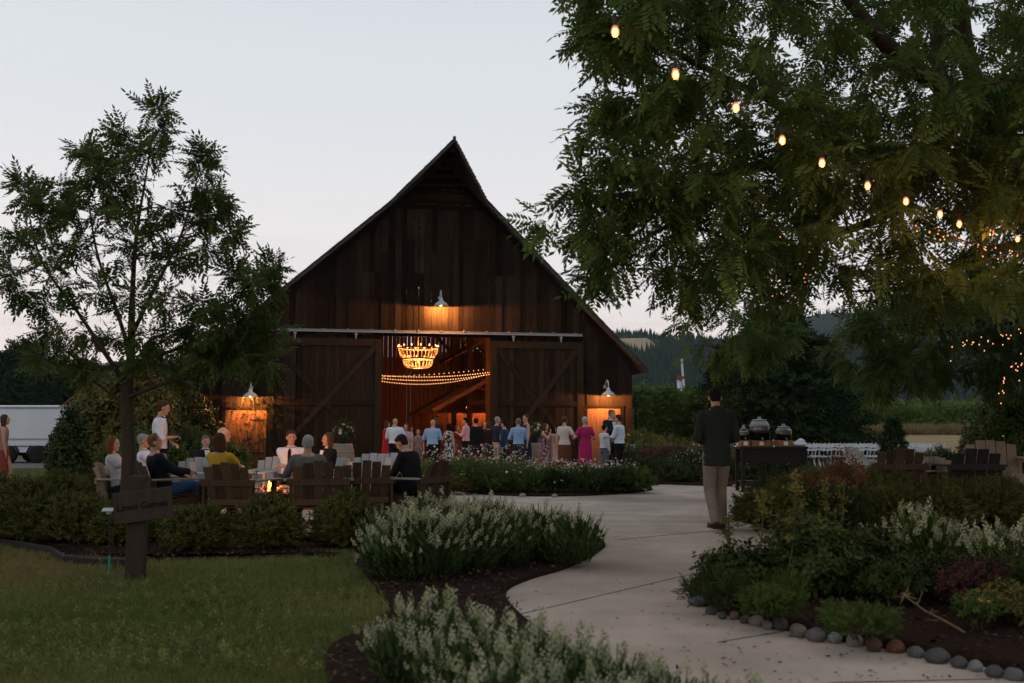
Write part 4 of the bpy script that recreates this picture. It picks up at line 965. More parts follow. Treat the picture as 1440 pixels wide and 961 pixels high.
# ---------------------------------------------------------------- stones of the bed edge
random.seed(31)
st = [(985,845,17,'large grey'),(1001,861,9,'small dark'),(1017,868,8,'small dark'),(1034,868,9,'small tan'),(1049,874,9,'dark'),(1066,876,12,'pale tan'),(1081,882,10,'flat tan'),(1100,881,13,'dark grey'),(1125,890,15,'light brown'),(1150,896,15,'brown grey'),(1176,900,12,'pale blue grey'),(1204,904,13,'speckled pale'),(1231,910,15,'rust brown'),(1262,913,13,'rust orange'),(1291,920,13,'blue grey'),(1322,926,17,'large dark'),(1352,935,13,'dark'),(1375,940,12,'white veined'),(1402,948,13,'dark flat'),(1430,952,14,'grey'),(1462,962,14,'grey brown')]
m_bulbglass = mat('amber bulb glass', (1,.5,.2), None, .2, emit=(1,.28,.06,.9)); _n = m_bulbglass.node_tree; _t = _n.nodes.new('ShaderNodeBsdfTransparent'); _m = _n.nodes.new('ShaderNodeMixShader'); _m.inputs[0].default_value = .45; _n.links.new(_t.outputs[0], _m.inputs[1]); _n.links.new(_n.nodes['Principled BSDF'].outputs[0], _m.inputs[2]); _n.links.new(_m.outputs[0], _n.nodes['Material Output'].inputs[0])
cols = {'pale blue grey':(.3,.33,.34),'rust brown':(.16,.09,.06),'rust orange':(.22,.10,.06),'pale tan':(.3,.26,.22),'light brown':(.24,.2,.16),'speckled pale':(.34,.3,.26),'white veined':(.3,.31,.31),'small tan':(.26,.2,.14),'flat tan':(.28,.24,.2)}
for k, (px, py, r_, w_) in enumerate(st):
    g0 = G(px, py+r_*.55); q = r_/1400*g0.y*.88; c = cols.get(w_, (.13,.125,.12) if 'dark' in w_ else (.2,.195,.19))
    g = MB(); rt = Matrix.Rotation(random.uniform(0,3), 3, 'Z') @ Matrix.Rotation(random.uniform(-.3,.3), 3, 'X'); g.ell((0,0,0), (q*random.uniform(.95,1.2), q*random.uniform(.8,1), q*random.uniform(.75,.95)), rt, n=16, k=12)
    ph = random.uniform(0, 9); g.v = [tuple(Vector(v)*(1+.07*math.sin(v[0]/q*3+ph)*math.sin(v[1]/q*2.5+ph*2)+.05*math.sin(v[2]/q*5+ph))) for v in g.v]
    o = g.build('river_stone', mat('stone '+w_, tuple(x*.3 for x in c), tuple(x*.75 for x in c), .75, 12, 0, bump=.4), None, True, loc=(g0.x, g0.y+q*.5, q*.45+.01))
    nb = ['at the tip of the bed, first of the row' if k == 0 else f'{["second","third","fourth","fifth","sixth","seventh","eighth","ninth","tenth","eleventh","twelfth","thirteenth","fourteenth","fifteenth","sixteenth","seventeenth","eighteenth","nineteenth","twentieth","twenty first"][k-1]} from the bed tip'][0]
    tag(o, f'{w_} stone edging the path, {nb}', 'stone', 'stones edging the right hand bed')
# a few stones under the wildflower bed edge
for k, (px, py) in enumerate(((905,692),(986,676),(1033,686),(1045,687),(1053,688),(780,700),(735,699))):
    g0 = G(px, py); g = MB(); g.ell((0,0,0), (.07,.06,.045), Matrix.Rotation(k, 3, 'Z'), n=12, k=8)
    tag(g.build('bed_stone', m_stone, None, True, loc=(g0.x, g0.y, .03)), 'small stone at the rim of the beds along the back of the path', 'stone', 'small stones at the back of the path')

# ---------------------------------------------------------------- log chairs (deep slatted garden chairs), facing +Y
def make_chair(name, m, lab, group, domed=True, hb=.92, nb=5):
    o = empty(name, (0,0,0), 0, lab, 'chair', group); W = .60
    b = MB(); n = nb; w = (W+.06)/n
    a = R(20); dy, dz = -math.sin(a), math.cos(a); L0 = .58
    for i in range(n):
        u = (i-(n-1)/2)/((n-1)/2); l = L0+(.07*(1-u*u) if domed else .0)+random.uniform(-.008,.008); x0 = u*W*.40; x1 = u*(W+.06-w)*.5
        p0 = Vector((x0, -.14, .22)); p1 = Vector((x1, -.14+dy*l, .22+dz*l))
        b.bar(p0, p1, w-.012, .022, up=(0, math.cos(a), math.sin(a)))
    b.build('backrest', m, o, bevel=.006)
    s = MB()
    for i in range(6): t = i/5; s.bar((-W/2+.01, .42-.56*t, .37-.13*t+.0), (W/2-.01, .42-.56*t, .37-.13*t), .10, .022, up=(0,-.2,1))
    s.build('seat', m, o, bevel=.004)
    for sx in (-1, 1):
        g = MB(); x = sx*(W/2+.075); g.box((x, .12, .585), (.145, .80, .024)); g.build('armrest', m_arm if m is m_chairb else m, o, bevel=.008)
        g = MB(); g.box((sx*(W/2+.035), .44, .288), (.04, .11, .57)); g.build('leg', m, o, bevel=.004)
        g = MB(); g.bar((sx*(W/2+.012), .50, .33), (sx*(W/2+.012), -.52, .04), .03, .13); g.build('leg', m, o, bevel=.004)
        g = MB(); g.box((sx*(W/2+.045), -.24, .288), (.035, .09, .57)); g.build('arm_post', m, o)
    g = MB(); g.box((0, -.285, .56), (W+.2, .035, .085)); g.box((0, -.235, .30), (W+.02, .03, .08)); g.build('back_rail', m, o, bevel=.004)
    g = MB(); g.box((0, .50, .31), (W+.1, .025, .12)); g.build('front_rail', m, o)
    return o
random.seed(2)
pb = make_chair('log_chair', m_chairb, '', 'wooden garden chairs'); pt = make_chair('log_chair', m_chairt, '', 'wooden garden chairs'); pg = make_chair('log_chair', m_chairg, '', 'wooden garden chairs', hb=1, domed=True); pk = make_chair('log_chair', m_chairk, '', 'wooden garden chairs', nb=4)
used = set()
def chair(pr, px, Y, h, lab, sc=1.0):
    c = pr if pr.name not in used else dup(pr); used.add(pr.name) if c is pr else None
    c.location = (X(px, Y, 690), Y, .008); c.rotation_euler.z = -R(h); c.scale = (sc,)*3; c['label'] = lab; return c
chair(pb, 333, 14.1, 12, 'brown slatted chair seen from behind with the yellow shirted woman in it', 1.03)
chair(pb, 449, 14.0, -8, 'brown slatted chair seen from behind with the grey suited man in it', 1.06)
chair(pb, 512, 14.5, -14, 'brown slatted chair, empty, between the grey suited man and the black suited man', 1.05)
chair(pb, 590, 14.6, -62, 'brown slatted chair angled to the left with the bowed black suited man in it', 1.05)
chair(pb, 228, 14.3, 52, 'brown slatted chair turned right, holding the person in the navy jacket and jeans', 1.05)
chair(pt, 172, 15.0, 82, 'pale tan slatted chair behind the tree trunk, seen from its side')
chair(pg, 212, 16.4, 80, 'silver grey chair of the white shirted man with glasses')
chair(pg, 276, 17.2, 165, 'silver grey chair left of the blonde woman, facing the camera')
chair(pg, 303, 17.1, 130, 'silver grey chair under the blonde woman')
chair(pg, 379, 17.7, 184, 'silver grey chair beside the man with the dark tie, empty')
chair(pg, 409, 17.3, 182, 'silver grey chair under the man with the dark tie')
chair(pg, 458, 17.0, 225, 'silver grey chair under the brown haired woman in black')
chair(pg, 516, 17.3, 188, 'silver grey empty chair facing the camera, left one of the pair before the barn', 1.08)
chair(pg, 552, 17.5, 176, 'silver grey empty chair facing the camera, right one of the pair before the barn', 1.08)
chair(pg, 1228, 19.5, 82, 'silver grey chair seen edge on left of the domed brown chair', 1.2)
chair(pb, 1258, 17.6, 4, 'brown chair with a domed back right of the edge on grey chair', 1.2)
chair(pk, 1363, 17.4, 3, 'near black chair seen from behind in front of the tan chair', 1.2)
chair(pt, 1402, 18.6, 196, 'tan chair with a tall fanned back behind the near black chair', 1.35)
chair(pt, 1300, 18.0, 240, 'tan chair mostly hidden to the right of the domed brown chair')
chair(pt, 1335, 17.9, 150, 'tan chair mostly hidden to the left of the near black chair')

# white folding chairs in rows on the far lawn
def folding():
    o = empty('white_folding_chair', (0,0,0), 0, 'white folding chair in the rows of lawn seating behind the drinks table', 'chair', 'rows of white folding chairs'); g = MB()
    g.box((0, 0, .44), (.42, .40, .03)); g.build('seat', m_paint, o); g = MB(); g.box((0, -.24, .80), (.42, .025, .12)); g.box((0, -.225, .67), (.40, .02, .07)); g.build('backrest', m_paint, o)
    for sx in (-.2, .2):
        g = MB(); g.bar((sx, -.26, .88), (sx, .22, .0), .03, .04); g.build('leg', m_paint, o); g = MB(); g.bar((sx*.9, .18, .46), (sx*.9, -.22, 0), .03, .035); g.build('leg', m_paint, o)
    return o
fc = folding(); first = True
for row in range(2):
    for i in range(20 if row < 3 else 14):
        x = X(893, 33.5)+.53*i+.05*row; y = 33.5+row*.95
        if i in (9,): continue
        c = fc if first else dup(fc); first = False; c.location = (x+random.uniform(-.03,.03), y, gz(x, y)); c.rotation_euler.z = R(random.uniform(-4,4))+PI*0
# ---------------------------------------------------------------- fire
fx_, fy_ = X(392, 16, 690), 15.6
fp = empty('fire_basket', (fx_, fy_, .006), 0, 'black iron fire basket with burning logs in the ring of chairs', 'fire pit')
g = MB(); g.lathe([(.20,.30),(.33,.36),(.40,.48),(.41,.50),(.37,.50),(.31,.39),(.0,.34)], (0,0,0), 20); g.build('bowl', m_black, fp, True)
for k in range(4): a = PI/4+k*PI/2; g = MB(); g.tube([(.27*math.cos(a), .27*math.sin(a), .36), (.34*math.cos(a), .34*math.sin(a), 0)], .02, 6); g.build('leg', m_black, fp)
g = MB(); g.tube([(.39*math.cos(a), .39*math.sin(a), .52) for a in np.linspace(0, 2*PI, 25)], .016, 6, cap=False)
for k in range(14): a = 2*PI*k/14; g.tube([(.38*math.cos(a), .38*math.sin(a), .5), (.33*math.cos(a), .33*math.sin(a), .66)], .009, 5)
g.tube([(.33*math.cos(a), .33*math.sin(a), .66) for a in np.linspace(0, 2*PI, 25)], .012, 6, cap=False); g.build('basket', m_black, fp); fp.scale = (.8,.8,.62)
fl_ = empty('campfire', (fx_, fy_, .235), 0, 'burning logs with low orange flames inside the iron basket', 'fire')
for k in range(4): g = MB(); a = k*.8; g.tube([(-.2*math.cos(a), -.2*math.sin(a), .02+.04*k), (.2*math.cos(a), .2*math.sin(a), .06+.04*k)], .045, 8); g.build('log', m_chairk, fl_)
g = MB()
for k in range(9):
    a = random.uniform(0, 6.28); r_ = random.uniform(0,.12); h = random.uniform(.10,.26); w = random.uniform(.022,.04); x, y = r_*math.cos(a), r_*math.sin(a)
    g.lathe([(.0,-.01),(w*.8,.02),(w,h*.25),(w*.6,h*.55),(w*.2,h*.85),(0,h)], (x, y, .05), 8)
g.build('flames', m_flame, fl_, True)
g = MB()
for k in range(26): a = random.uniform(0, 6.28); r_ = random.uniform(.05,.28); g.ell((r_*math.cos(a), r_*math.sin(a), random.uniform(.02,.2)), (.02,.02,.015), n=6, k=4)
tag(g.build('embers', m_ember, fl_), kind='stuff')
light('fire_light', (0, 0, .30), 70, (1,.36,.12), .12, parent=fl_)

# ---------------------------------------------------------------- sign, solar lamp
sb = G(190, 817); sp = empty('wooden_sign', sb, R(6), 'tilted rustic board on a thick post reading Lawn Games, on the lawn', 'sign')
g = MB(); g.box((0, 0, .45), (.155, .13, .92), r=.4); g.v = [(x+.006*math.sin(z*9), y, z) for x, y, z in g.v]; g.build('post', m_post, sp, bevel=.012)
t_ = R(7.0); rm = Matrix.Rotation(-t_, 3, 'Y'); g = MB(); bc = Vector((.07, -.095, .655)); g.box(bc, (.49, .045, .27), rm, r=.8); bd = g.build('board', m_post, sp, bevel=.008)
cu = bpy.data.curves.new('t', 'FONT'); cu.body = 'Lawn Games'; cu.size = .082; cu.extrude = .0015; cu.align_x = 'CENTER'; cu.align_y = 'CENTER'; cu.offset = .0015
to = bpy.data.objects.new('t', cu); COL.objects.link(to); dg = bpy.context.evaluated_depsgraph_get(); tm = bpy.data.meshes.new_from_object(to.evaluated_get(dg)); bpy.data.objects.remove(to)
lt_ = bpy.data.objects.new('lettering', tm); COL.objects.link(lt_); tm.materials.clear(); tm.materials.append(m_carve); lt_.parent = bd
lt_.matrix_local = Matrix.Translation(bc+Vector((0, -.0245, 0))) @ rm.to_4x4() @ Matrix.Rotation(PI/2, 4, 'X')
g0 = G(153, 808); so = empty('solar_lamp', g0, 0, 'slim garden solar lamp on a green stake left of the sign', 'solar light')
g = MB(); g.tube([(0,0,0),(.0,0,.2),(-.02,0,.56)], .008, 6); g.build('pole', m_black, so); g = MB(); g.tube([(0,0,-.02),(.0,0,.17)], .011, 6); g.build('stake_sleeve', m_tealp, so); g = MB(); g.box((-.02,0,.585), (.105,.105,.03), taper=.3); g.build('cap', m_plast, so, bevel=.004); g = MB(); g.box((-.02,0,.603), (.06,.06,.005)); g.build('solar_cell', m_black, so); g = MB(); g.lathe([(.018,.54),(.032,.572)], (-.02,0,0), 10); g.build('lens', m_plast, so)

# ---------------------------------------------------------------- drinks table
Yt2 = 21.6; tx0, tx1 = X(1036, Yt2), X(1131, Yt2); tc_ = (tx0+tx1)/2; tw_ = tx1-tx0; TZ = .965
tb = empty('drinks_table', (tc_, Yt2, 0), 0, 'dark wooden sideboard table carrying the drink dispensers', 'table')
g = MB(); g.box((0,0,TZ-.025), (tw_, .62, .05)); g.build('tabletop', m_chairk, tb, bevel=.006); g = MB(); g.box((0,-.27,TZ-.2), (tw_-.1,.03,.30)); g.box((0,.27,TZ-.2), (tw_-.1,.03,.30)); g.build('apron', m_chairk, tb)
for sx in (-1, 0, 1):
    for sy in (-1, 1): g = MB(); g.box((sx*(tw_/2-.06), sy*.27, (TZ-.05)/2), (.07,.06,TZ-.05)); g.build('leg', m_chairk, tb)
g = MB(); g.box((0,0,.22), (tw_-.08,.5,.03)); g.build('lower_shelf', m_chairk, tb)
for sx in (-1, 1): g = MB(); g.bar((sx*.06, -.3, .28), (sx*(tw_/2-.1), -.3, .70), .05, .02, up=(0,1,0)); g.build('cross_brace', m_chairk, tb)
def dispenser(px, r_, h, lab, dx=0):
    x = X(px, Yt2); o = empty('drink_dispenser', (x, Yt2-.05, TZ), 0, lab, 'drink dispenser', 'glass drink dispensers')
    g = MB(); g.box((0,0,.065), (r_*1.9,.3,.13)); g.build('crate', mat('crate wood', (.2,.08,.04), (.3,.14,.07), .7, 6), o, bevel=.004); g = MB(); g.box((0,-.153,.065), (.09,.006,.08)); g.build('label_card', m_card, o)
    z = .13; g = MB(); g.lathe([(r_*.8,z),(r_*.98,z+.02),(r_,z+h*.4),(r_,z+h*.75),(r_*.8,z+h*.93),(r_*.62,z+h)], (0,0,0), 24); g.build('jar', m_glassy, o, True)
    g = MB(); g.lathe([(0,z+.012),(r_*.86,z+.022),(r_*.94,z+h*.35),(r_*.94,z+h*.52),(0,z+h*.52)], (0,0,0), 20); g.build('drink', m_amber, o, True)
    g = MB(); g.lathe([(r_*.72,z+h-.005),(r_*.74,z+h+.02),(r_*.3,z+h+.035),(.03,z+h+.045),(.035,z+h+.085),(0,z+h+.09)], (0,0,0), 20); g.build('lid', m_galv, o, True)
    g = MB(); g.lathe([(r_*1.02,z+h*.70),(r_*1.02,z+h*.76)], (0,0,0), 24); g.build('band', m_galv, o, True); g = MB(); g.tube([(0,-r_,z+.05),(0,-r_-.05,z+.05),(0,-r_-.06,z+.02)], .012, 6); g.build('tap', m_galv, o)
dispenser(1068, .215, .42, 'largest glass drink dispenser with a metal lid, in the middle of the drinks table')
dispenser(1102, .17, .27, 'smaller glass drink dispenser with a metal lid, right on the drinks table')
dispenser(1046, .10, .24, 'narrow glass drink dispenser beside the walking man on the drinks table')
for px, h, lab in ((1085,.14,'small bottle between the two round dispensers'),(1031,.28,'slim clear bottle beside the walking man on the drinks table')):
    o = empty('bottle', (X(px, Yt2), Yt2-.18, TZ), 0, lab, 'bottle'); g = MB(); g.lathe([(.03,0),(.034,.01),(.034,h*.6),(.013,h*.8),(.013,h)], (0,0,0), 12); g.build('bottle_body', m_glassy, o, True); g = MB(); g.lathe([(.016,h-.02),(.016,h+.01),(0,h+.01)], (0,0,0), 10); g.build('cap', m_card, o)
g = MB(); g.ell((0,0,.05), (.17,.12,.06), n=14, k=10); g.ell((.04,0,.11), (.1,.08,.055), n=12, k=8); g.v = [(x+.012*math.sin(y*60+z*40), y+.01*math.sin(x*55), z+.012*math.sin(x*50+y*38)) for x, y, z in g.v]
tag(g.build('napkin_pile', m_napkin, None, True, loc=(X(1123,Yt2), Yt2-.05, TZ-.003)), 'crumpled white cloth at the right end of the drinks table', 'napkins')

# ---------------------------------------------------------------- barrels with flowers
def barrel(px, Y, lab, fl):
    o = empty('wine_barrel', (X(px, Y), Y, .006), 0, lab, 'barrel', 'wine barrels before the barn')
    prof = [(.27,0),(.31,.15),(.34,.35),(.345,.46),(.34,.57),(.31,.77),(.27,.92),(.25,.92),(.25,.90),(0,.90)]
    g = MB(); g.lathe(prof, (0,0,0), 24); g.build('staves', m_oak, o, True)
    for z, r_ in ((.05,.288),(.2,.325),(.68,.327),(.86,.29)): g = MB(); g.lathe([(r_,-.025),(r_+.004,0),(r_,.025)], (0,0,z), 24); g.build('hoop', m_galv, o, True)
    f_ = empty('flower_arrangement', (X(px, Y), Y, .906), 0, fl, 'flowers', 'flower arrangements on the barrels'); g = MB(); g.lathe([(.1,0),(.13,.08),(.11,.2),(.12,.22)], (0,0,0), 14); g.build('vase', m_black, f_, True)
    T, D = dome(120, (0,0,.34), (.30,.26,.3), rmin=.5, low=-.5); scatter('foliage', P_big, T, D+[0,0,.3], rng.uniform(.08,.2,len(T)), m_leafd, f_)
    T, D = dome(11, (0,0,.34), (.27,.25,.27), rmin=.95, low=-.2)
    D[:,1] = -abs(D[:,1]); T[:,1] = -abs(T[:,1]); scatter('blooms', P_blos, T, D, rng.uniform(.10,.16,len(T)), m_pink, f_); return o
barrel(482, 29.5, 'oak wine barrel before the left sliding door', 'loose flower arrangement on the wine barrel before the left sliding door')
barrel(751, 31.5, 'oak wine barrel before the right sliding door, half hidden by guests', 'flower arrangement with white blooms before the right sliding door')

# ---------------------------------------------------------------- bulb string in the walnut
A = Vector((X(865,5.5,43), 5.5)); Bv = Vector((X(1431,9.6,335), 9.6)); bp = [(865,43),(950,103),(1035,150),(1100,196),(1156,228),(1220,260),(1274,282),(1322,300),(1349,314),(1394,326),(1431,335)]
sl = empty('bulb_string', (0,0,0), 0, 'black cable with large warm round bulbs hanging under the walnut tree', 'string lights'); pts = []
for i, (x, y) in enumerate(bp):
    # depth along the straight run that matches the column of the bulb
    a = (x-720)/1400; t = max(0, min(1, (a*A.y-A.x)/((Bv.x-A.x)-a*(Bv.y-A.y)))); Y = A.y+(Bv.y-A.y)*t; pts.append(P(x, y, Y))
sl.location = pts[0]; w = []
pre = [pts[0]+(pts[0]-pts[1])*k+Vector((0,0,.04*k*k)) for k in (5, 4, 3, 2, 1)]; post = [pts[-1]+(pts[-1]-pts[-2])*k+Vector((0,0,.03*k*k)) for k in (1, 2, 3, 4)]
for p in pre+pts+post: w.append(p-pts[0]+Vector((0,0,.085)))
g = MB(); g.tube([w[0]]+[q for a, b in zip(w, w[1:]) for q in (a.lerp(b,.5)-Vector((0,0,.015)), b)], .0022, 5); g.build('cable', m_tyre, sl)
for i, p in enumerate(pre[2:]+pts+post[:2]):
    c = p-pts[0]; bo = MB(); bo.lathe([(0,-.038),(.012,-.035),(.021,-.020),(.023,-.006),(.017,.014),(.012,.028)], c, 12); b_ = bo.build('bulb', m_bulbglass, sl, True); fi = MB(); fi.ell(c-Vector((0,0,.006)), (.016,.016,.021)); fi.build('filament', m_bulb, b_, True)
    so_ = MB(); so_.lathe([(.013,.022),(.014,.06),(.007,.085)], c, 8); so_.build('socket', m_black, b_)
    light('bulb_light', c+Vector((0,0,-.075)), 4.2, (1,.34,.13), .03, parent=sl)
# fairy strands in the trees behind
def strand(lab, pp, Y, n, bulbs=1, cluster=0):
    P0 = P(*pp[0], Y); o = empty('fairy_strand', P0, 0, lab, 'string lights', 'fairy light strands in the trees'); pts = crom3([P(x, y, Y+random.uniform(-.2,.2))-P0 for x, y in pp], 8); g = MB(); g.tube(pts, .004, 4); g.build('cable', m_black, o); g = MB()
    L_ = len(pts)-1
    for i in range(n):
        u = i/(n-1)*L_; k = min(int(u), L_-1); p = pts[k].lerp(pts[k+1], u-k)+Vector(rng.normal(0, .03+cluster, 3))
        if i == 0: q = .0052 if Y < 12 else .0095; g.ell((0,0,0), (q,q,q*1.3), n=6, k=4); b0 = g.build('bulb', m_fairy2, o); b0.location = p
        else: b1 = dup(b0, o); b1.location = p
strand('fairy strand hanging in two lines just under the big bulbs', [(1290,318),(1330,330),(1370,345),(1400,352),(1440,356),(1480,350)], 8.2, 22)
strand('second fairy strand under the big bulbs, slightly lower', [(1308,328),(1345,338),(1385,353),(1420,358),(1470,362)], 8.6, 20)
strand('fairy strand looped high in the garden tree', [(1345,408),(1352,412),(1362,424),(1400,424),(1422,418),(1445,405)], 15.6, 16, cluster=.03)
strand('bunched fairy strand in the middle of the garden tree', [(1338,493),(1352,489),(1366,484),(1374,478),(1388,480),(1398,486),(1372,487),(1362,483)], 15.8, 18, cluster=.03)
strand('short fairy strand at the right side of the garden tree', [(1408,470),(1414,472),(1422,473),(1438,466)], 15.8, 8)
strand('fairy strand hanging steeply at the right photo border', [(1407,555),(1412,540),(1420,525),(1428,514),(1436,506),(1450,498)], 15.4, 22, cluster=.04)
strand('fairy strand caught in the lower walnut twigs', [(1090,345),(1112,362),(1130,385),(1112,398),(1100,400)], 9.4, 14, cluster=.03)
strand('fairy strand crossing behind the walnut leaves', [(1075,350),(1100,352),(1140,358),(1190,352)], 10.4, 12)

# ---------------------------------------------------------------- white truck, house, wind machine
ty = 41.0; tL, tR = X(-150, ty), X(117, ty); zb, zt = .42, 2.32
tk = empty('box_truck', ((tL+tR)/2, ty, 0), 0, 'long white box truck parked on the gravel behind the shrubs', 'truck'); hw = (tR-tL)/2
g = MB(); g.box((0,0,(zb+.26+zt)/2), (2*hw, 2.1, zt-zb-.26)); bo = g.build('cargo_body', m_vanw, tk, bevel=.06)
g = MB(); g.box((0,-1.07,zt-.10), (2*hw-.1,.03,.05)); g.box((0,-1.07,zb+.55), (2*hw-.1,.03,.04)); g.build('trim', m_galv, bo)
g = MB(); g.box((0,0,zb+.13), (2*hw-.3,1.9,.24)); g.build('skirt', m_vanw, tk, bevel=.02); g = MB(); g.box((0,0,zb-.05), (2*hw-1,.9,.14)); g.build('chassis', m_black, tk)
for px in (28, 69, -110):
    for sy in (-.95, .95):
        wx = X(px, ty)-(tL+tR)/2; ax = Matrix.Rotation(PI/2, 3, 'X'); g = MB(); g.lathe([(.2,-.12),(.33,-.12),(.36,-.08),(.36,.08),(.33,.12),(.2,.12)], (wx, sy, .36), 24, axis=ax); t = g.build('wheel', m_tyre, tk, True)
        g = MB(); g.lathe([(0,-.06),(.1,-.10),(.16,-.08),(.2,-.125),(.2,.1)], (wx, sy, .36), 20, axis=ax if sy > 0 else Matrix.Rotation(PI/2, 3, 'X')); g.build('rim', m_galv, t, True)
    g = MB(); wx = X(px, ty)-(tL+tR)/2; g.tube([(wx+.43*math.cos(a), -1.0, .36+.43*math.sin(a)) for a in np.linspace(-.1, PI+.1, 12)], .035, 6); g.build('wheel_arch', m_black, tk)
g = MB(); g.box((hw-.02,-.6,.75), (.06,.18,.3)); g.box((hw-.02,.6,.75), (.06,.18,.3)); g.build('tail_light', m_rust, tk)
hx_, hy_ = X(158, 58), 58
ho_ = empty('farmhouse', (hx_, hy_, 0), R(-12), 'farmhouse with a rust red roof far behind the left tree', 'house')
g = MB(); g.box((0,0,1.2), (3.6,4.5,2.4)); wl = g.build('wall', mat('house wall', (.2,.13,.1), (.26,.17,.13), .8, 3), ho_)
g = MB()
for sd in (-1, 1): v = [(0,-2.6,3.75),(0,2.6,3.75),(sd*2.2,2.6,2.15),(sd*2.2,-2.6,2.15)]; g.add(v+[(x,y,z+.1) for x,y,z in v], [(0,1,2,3),(7,6,5,4),(0,4,5,1),(1,5,6,2),(2,6,7,3),(3,7,4,0)])
g.build('roof', m_rust, ho_); g = MB(); g.add([(-1.8,-2.25,2.4),(1.8,-2.25,2.4),(0,-2.25,3.7)], [(0,1,2)]); g.build('gable', mat('gable boards', (.2,.13,.1), None, .8), ho_)
for sx in (-.8,.9): g = MB(); g.box((sx,-2.27,1.4), (.7,.05,.9)); f_ = g.build('window', m_paint, ho_); g = MB(); g.box((sx,-2.30,1.4), (.58,.02,.78)); g.build('pane', m_black, f_)
g = MB(); g.box((.6,.5,3.8), (.4,.4,.9)); g.build('chimney', m_rust, ho_)
wy = 150; wmx = X(957, wy); wm = empty('wind_machine', (wmx, wy, gz(wmx, wy)), 0, 'white orchard wind machine on a mast before the wooded hill', 'wind machine')
zt_ = P(957, 533, wy).z-gz(wmx, wy); g = MB(); g.tube([(0,0,0),(0,0,zt_)], [.42,.34], 12); g.build('mast', m_paint, wm, True)
g = MB(); g.box((.15,-.3,zt_+.15), (1.0,.9,.6)); g.build('hub', m_rust, wm, bevel=.05)
for sg in (1, -1): g = MB(); c = Vector((.42,-.8,zt_+.15)); d = Vector((.07*-sg,0,sg)).normalized(); g.bar(c+d*.2, c+d*2.9, .34, .08, up=(0,1,0)); g.build('blade', m_paint, wm, bevel=.03)

T = []
while len(T) < 420:
    px, py = random.uniform(560, 1440), random.uniform(690, 960); g0 = G(px, py)
    if inside(conc, g0.x, g0.y) and not any(inside(BEDS[k], g0.x, g0.y) for k in BEDS): T.append((g0.x, g0.y, .012))
D = rng.normal(0, 1, (len(T), 3)); D[:,2] *= .1
tag(scatter('fallen_leaves', [proto([leaf((0,0,0), 0, 1, .42, fold=.15)])], T, D, rng.uniform(.010,.045,len(T)), m_chip, spin=.15), kind='stuff')
T = []
while len(T) < 260:
    px, py = random.uniform(0, 520), random.uniform(790, 960); g0 = G(px, py)
    if inside(BEDS['lawn'], g0.x, g0.y): T.append((g0.x, g0.y, .05))
tag(scatter('clover_heads', P_blos, T, np.tile([0,0,1.0],(len(T),1)), rng.uniform(.012,.02,len(T)), m_white, spin=.3), kind='stuff')
T = []
while len(T) < 110:
    px, py = random.uniform(0, 540), random.uniform(790, 960); g0 = G(px, py)
    if inside(BEDS['lawn'], g0.x, g0.y): T.append((g0.x, g0.y, .01))
T2 = []
while len(T2) < 1000:
    px, py = random.uniform(0, 540), random.uniform(785, 960); g0 = G(px, py)
    if inside(BEDS['lawn'], g0.x, g0.y): T2.append((g0.x, g0.y, .01))
tag(scatter('grass_tussocks', pr, T2, np.tile([0,0,1.0],(len(T2),1))+rng.normal(0,.5,(len(T2),3)), rng.uniform(.055,.095,len(T2)), m_blade), kind='stuff')
tag(scatter('lawn_weeds', [P_fine[0], P_spr[0]], T, np.tile([0,0,1.0],(len(T),1))+rng.normal(0,.6,(len(T),3)), rng.uniform(.04,.085,len(T)), m_leafo), kind='stuff')
# ---------------------------------------------------------------- people
MC = {}
def cm(c, rough=.85):
    if not isinstance(c, tuple): return c
    k = (tuple(c), rough)
    if k not in MC: MC[k] = mat('cloth %d' % len(MC), tuple(x*.82 for x in c), tuple(min(1, x*1.12) for x in c), rough, 14, 0, spec=.15, bump=.25, bscale=30)
    return MC[k]
def skinm(c):
    k = ('skin',)+tuple(c)
    if k not in MC: MC[k] = mat('skin %d' % len(MC), tuple(x*.9 for x in c), c, .55, 9, 0, spec=.3)
    return MC[k]
m_eye = mat('eye dark', (.02,.015,.012), None, .3); m_lip = mat('lip', (.32,.12,.10), None, .5)
SK = (.46,.27,.19); SKT = (.36,.2,.13)
WHITE = (.62,.65,.72); LBLUE = (.27,.40,.58); BLACK = (.014,.014,.016); NAVY = (.02,.03,.055); CHAR = (.035,.037,.04); KHAKI = (.185,.155,.12); GREYJ = (.12,.125,.125)
def ik(a, b, l1, l2, pole):
    d = b-a; L_ = min(d.length, (l1+l2)*.995); dn = d.normalized(); b = a+dn*L_; x = (l1*l1-l2*l2+L_*L_)/(2*L_); h = math.sqrt(max(0, l1*l1-x*x)); p = (pole-dn*pole.dot(dn)).normalized(); return a+dn*x+p*h, b
